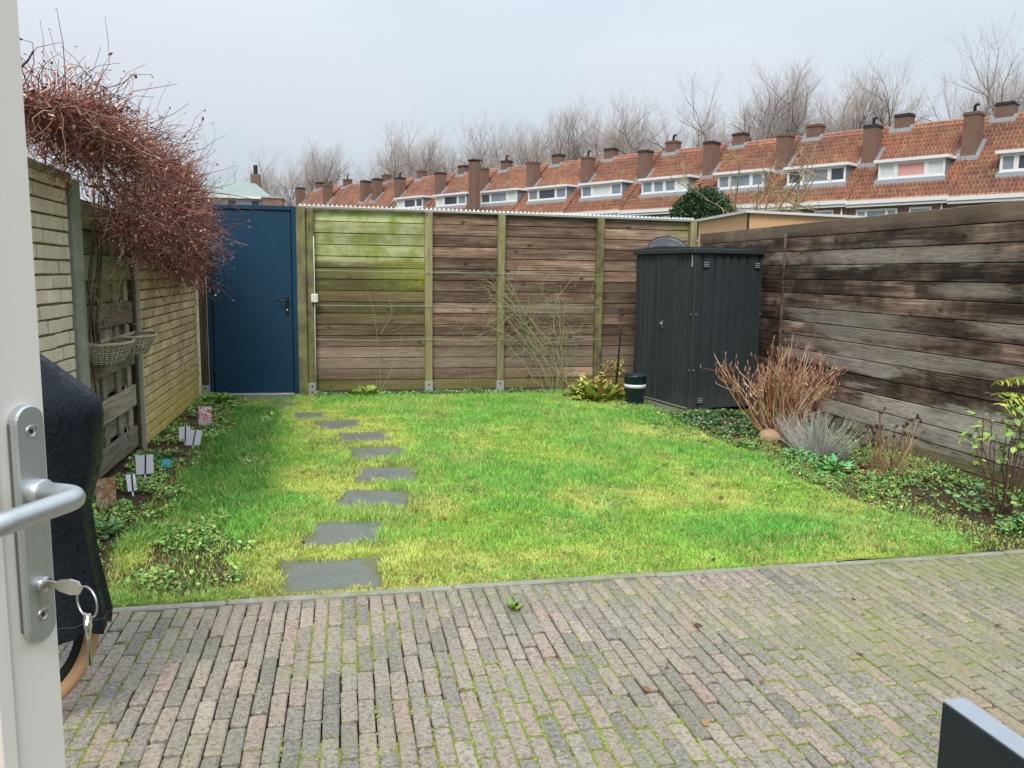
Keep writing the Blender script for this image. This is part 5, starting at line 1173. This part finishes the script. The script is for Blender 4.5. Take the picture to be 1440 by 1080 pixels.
    # upstairs windows
    if k < 7:
        for (x0, x1, n_) in ((-Wd+.5, -Wd+2.9, 3), (-2.1, -.9, 1)):
            w = MB(); 
            for xx_ in (x0, x1-.1): w.box(xx_, xx_+.1, -.05, -.005, 3.7, 5.45)
            w.box(x0+.1, x1-.1, -.05, -.005, 3.7, 3.8); w.box(x0+.1, x1-.1, -.05, -.005, 5.33, 5.45)
            if n_ == 3:
                for c_ in (.25, .75): X = x0+(x1-x0)*c_; w.box(X-.07, X+.07, -.05, -.005, 3.8, 5.33)
            wo_ = w.build('window', M_TRIM, h); MB().box(x0+.1, x1-.1, -.03, -.004, 3.8, 5.33).build('pane', M_GLASS, wo_)
    return h
for k in range(2, len(B)): house(k)
# extra tall slim chimney stack standing in front
c = thing('chimney_stack', 'tall round-edged brown chimney stack before the dormer it splits', 'chimney', tuple(ROW0+DR*41.9+Vector((0, 0, .5))+Vector((-.858, -.514, 0))*1.6), RZ)
MB().cbox(-.42, .42, -.4, .4, 0, 10.55, .12).build('shaft', M_CHIM, c); MB().cbox(-.47, .47, -.45, .45, 10.56, 10.72, .05).build('cap', M_BLACK, c)

# pale green-roofed building at far left
M_GRN = simple('pale_green_metal_roof', (.27, .33, .31), .6, .3, nscale=.5); M_PALE = simple('pale_render', (.58, .62, .66), .7, nscale=.5)
bl = thing('far_building', 'pale building with long grey-green roof far behind the vine', 'building', (-6.6, 82, 0))
MB().box(-13, 0, 0, 9, -1, 8.45).build('wall', M_PALE, bl)
MB().add([(-13.4, -.5, 8.3), (.5, -.5, 8.3), (-1.6, 4, 10.15), (-12, 4, 10.15), (.5, 9.5, 8.3), (-13.4, 9.5, 8.3)], [(0, 1, 2, 3), (1, 4, 2), (3, 2, 4, 5), (0, 3, 5)]).build('roof', M_GRN, bl)
MB().box(-13.4, .5, -.6, -.45, 8.1, 8.34).build('gutter', M_TRIM, bl)
for i in range(6):
    w = MB().box(-12+2.1*i, -11.1+2.1*i, -.06, -.01, 7.15, 8.0).build('window', M_TRIM, bl); MB().box(-11.9+2.1*i, -11.2+2.1*i, -.09, -.062, 7.22, 7.93).build('pane', M_GLASSD, w)
for x in (-1.3, -7.5):
    c = MB().cbox(x-.45, x+.45, 3.4, 4.3, 9.5, 10.8, .03).build('chimney', M_CHIM, bl); MB().cbox(x-.2, x+.2, 3.7, 4.0, 10.8, 11.7, .05).build('pipe', M_BLACK, c)
bl2 = thing('brick_outbuilding', 'small brown brick block between green-roofed building and terraced row', 'building', (-5.9, 79, 0))
MB().box(-.9, .9, 0, 3, -1, 8.0).build('wall', M_HBR, bl2); MB().box(-1, 1, -.1, 3.1, 8.0, 8.15).build('roof', M_LEAD, bl2)

# neighbour's flat-roofed shed past the corner
M_OCH = NT('ochre_boards', .7, .2); a = M_OCH; a.col(a.mix(a.noise(a.scale(a.obc(), (3, 3, .3)), 2, 3), (.56, .33, .17), (.66, .42, .23))); M_OCH = a.m
q = [(6.27, 13.8), (6.08, 11.64), (8.20, 12.0), (8.35, 14.1)]
sh2 = thing('flat_roofed_shed', 'ochre flat-roofed shed with pale roof edge beyond the fence corner', 'shed', (0, 0, 0))
def prism_xy(poly, z0, z1):
    n_ = len(poly); return MB().add([(x, y, z0) for x, y in poly]+[(x, y, z1) for x, y in poly], [tuple(range(n_))[::-1], tuple(range(n_, 2*n_))]+[(i, (i+1) % n_, n_+(i+1) % n_, n_+i) for i in range(n_)])
prism_xy(q, 0, 2.415).build('wall', M_OCH, sh2)
q2 = [(6.21, 13.87), (6.01, 11.56), (8.27, 11.94), (8.42, 14.17)]
prism_xy(q2, 2.417, 2.455).build('roof', simple('pale_roof_edge', (.62, .64, .64), .6), sh2)
MB().box(6.075, 6.10, 11.62, 11.65, .1, 2.41).build('joint', M_DPOST, sh2)

# ------------------------------------------------------------------ TREES beyond the houses
M_BARK = tonemat('bare_bark', .9, .1)
def bare_tree(seed, H=19.):
    random.seed(seed); tr = BR(); br_ = BR(); tw = BR()
    bc = [(.13, .11, .095), (.17, .15, .11), (.11, .095, .08)]; tc = [(.48, .42, .39), (.40, .35, .32), (.54, .48, .45)]  # twig tones kept pale: light scattered among thin twigs put into the colour
    th = H*.34; tp = walk((0, 0, 0), (random.uniform(-.05, .05), random.uniform(-.05, .05), 1), th, 8, .03); tr.stem(tp, .34, .24, 8, bc[0])
    def grow(p, d, L, r, lvl):
        n = 7 if lvl < 2 else 5; pts = walk(p, d, L, n, .26 if lvl < 2 else .14, .11 if lvl < 2 else .03); c = jcol(random.choice(bc if lvl < 3 else tc), .15)
        (br_ if lvl < 3 else tw).stem(pts, r, r*(.5 if lvl < 3 else .4), 5 if lvl < 2 else 3, c)
        if lvl >= 4: return
        nc_ = (5, 6, 7, 5)[lvl] if lvl < 4 else 0
        for j in range(nc_):
            i = random.randint(2, n) if lvl else random.randint(3, n); q = pts[min(i, len(pts)-1)]; dd = np.array(pts[min(i, n)])-np.array(pts[max(i-1, 0)]); dd = dd/(np.linalg.norm(dd)+1e-9)
            s_ = (.66, .60, .50, .46)[lvl]; nd = dd+rv(s_); nd[2] = nd[2]*.8+(.42 if lvl < 2 else .34); rem = max(.25, (H*1.03-q[2])/(H*.62))
            grow(q, nd, min(L*(.62 if lvl < 2 else .70)*random.uniform(.75, 1.2), (H*1.02-q[2])*1.0), r*(.55, .42, .36, .5)[lvl], lvl+1)
    k = random.randint(3, 5)
    for j in range(k):
        a_ = j*6.28/k+random.uniform(-.4, .4); grow(tp[-1-random.randint(0, 1)], (math.cos(a_)*.68, math.sin(a_)*.68, 1), H*.31, .17, 0)
    return [o for o in ((tr, 'trunk'), (br_, 'branches'), (tw, 'twigs'))]
TREE = []
for sd in (11, 23, 37, 58):
    parts = []
    for b_, nm in bare_tree(sd): me = np_mesh(nm, np.concatenate(b_.V), np.concatenate(b_.F), np.concatenate(b_.C)); me.materials.append(M_BARK); parts.append((nm, me))
    TREE.append(parts)
random.seed(99)
NR = Vector((.85797, .5137, 0))
trs = [(3.4, 16, 16.4, 0), (7.4, 16, 18.2, 0), (15.6, 16, 17.6, 1), (19.2, 16.5, 17.6, 2), (22.6, 16, 18.6, 3), (27.8, 18, 16.6, 1), (31.8, 16, 18.8, 0), (37.2, 16, 18.6, 2), (43.6, 16, 18.6, 3), (47.2, 18, 18.2, 0), (51.2, 16, 19.0, 1), (61.0, 16, 19.6, 2), (67.5, 16, 18.2, 3), (75.5, 16, 20.4, 0), (79.5, 18, 20.4, 1), (88, 17, 17.5, 2), (98, 16, 20.6, 3), (108, 17, 19.4, 1), (116, 16, 20.8, 0)]
tl = ['bare tree behind the roofs at the right photo edge, lower one', 'broad bare tree above the rightmost house', 'bare tree with the widest crown right of the sky gap', 'bare tree between two taller ones above the dark-paned dormer house', 'bare tree left of the group above the dark-paned dormer house',
 'small fine bare tree left of the gap beside the evergreen bush', 'tall bare tree above the four-pane dormer house', 'bare tree left of the tallest one over the four-pane dormer', 'bare tree above the pale dormer houses mid row', 'bare tree partly hidden behind its neighbours mid row',
 'bare tree right of the split-dormer house chimneys', 'wide bare tree above the split-dormer house', 'slim bare tree between two wide crowns left of mid row', 'wide crowned bare tree above the first fence bay', 'second crown overlapping the wide tree above the first fence bay', 'fainter small bare tree beyond the left part of the row',
 'far bare tree above the gate post', 'far bare tree above the blue gate', 'leftmost far bare tree near the green-roofed building']
for (s_, off, Ht, v), lab in zip(trs, tl):
    t = thing('bare_tree', lab, 'tree', tuple(ROW0+DR*s_+NR*off), random.uniform(0, 6.28), 'bare trees behind the terraced houses'); sc = Ht/18.0; t.scale = (sc*.84, sc*.84, sc)
    for nm, me in TREE[v]:
        o = obj(nm, me, None, t)
        if nm == 'twigs': stuff(o)
# small golden-twigged tree and evergreen bush beyond the fence
random.seed(5)
t = thing('small_bare_tree', 'small bare tree with golden twigs beyond the fence corner', 'tree', (7.75, 15.0, 0)); b_ = BR(); tw = BR()
for k in range(7):
    a_ = random.uniform(0, 6.28); pts = walk((0, 0, .3), (math.cos(a_)*.32, math.sin(a_)*.32, 1), random.uniform(2.9, 3.6), 10, .08, .03); b_.stem(pts, .036, .012, 6, jcol((.20, .16, .09)))
    for j in range(24):
        q = random.randint(4, 10); p2 = walk(pts[q], rv(.6)+np.array([0, 0, .6]), random.uniform(.3, .8), 6, .15, .02); tw.stem(p2, .010, .005, 4, jcol((.30, .24, .14)))
        for i in range(5): tw.stem(walk(p2[random.randint(2, 6)], rv(.6)+np.array([0, 0, .4]), random.uniform(.1, .35), 3, .15), .006, .003, 3, jcol((.42, .34, .18)))
b_.build('trunk', M_TWIG, t); tw.build('twigs', M_TWIG, t)
t = thing('evergreen_bush', 'rounded dark evergreen bush above the right end of the back fence', 'bush', (7.05, 15.3, 0))
n = 15000; th = RNG.uniform(0, 6.28, n); ph = np.arccos(RNG.uniform(-.2, 1, n)); rad = RNG.uniform(.72, 1.02, n)+.16*(fbm(th*1.3, ph*2, .5, 7)-.5)*2
P = np.stack([.67*rad*np.sin(ph)*np.cos(th), .66*rad*np.sin(ph)*np.sin(th), 2.36+.80*rad*np.cos(ph)], 1)
leafobj('crown', P, .03, .075, [(.02, .055, .022), (.035, .085, .03), (.06, .13, .05), (.10, .17, .07)], M_LEAF, t, pitch=(-.3, 1.2), wid=.5)
b_ = BR(); b_.stem([(0, 0, 0), (.02, 0, 1.2), (0, .02, 2.6)], .07, .03, 7, (.1, .08, .06)); b_.build('trunk', M_TWIG, t)
t = thing('hedge_shrub', 'bright green shrub tops behind the ochre shed roof', 'bush', (9.9, 16.2, 0)); n = 2500
P = np.stack([RNG.normal(0, .30, n), RNG.normal(0, .2, n), 2.32+RNG.normal(0, .15, n)], 1); leafobj('crown', P, .04, .08, [(.10, .22, .05), (.18, .34, .09)], M_LEAF, t)
b_ = BR(); b_.stem([(0, 0, 0), (0, 0, 2.4)], .04, .02, 6, (.1, .08, .06)); b_.build('trunk', M_TWIG, t)
print('objects', len(bpy.data.objects), 'tris', sum(sum(len(p.vertices)-2 for p in m.polygons) for m in bpy.data.meshes) if 0 else '')
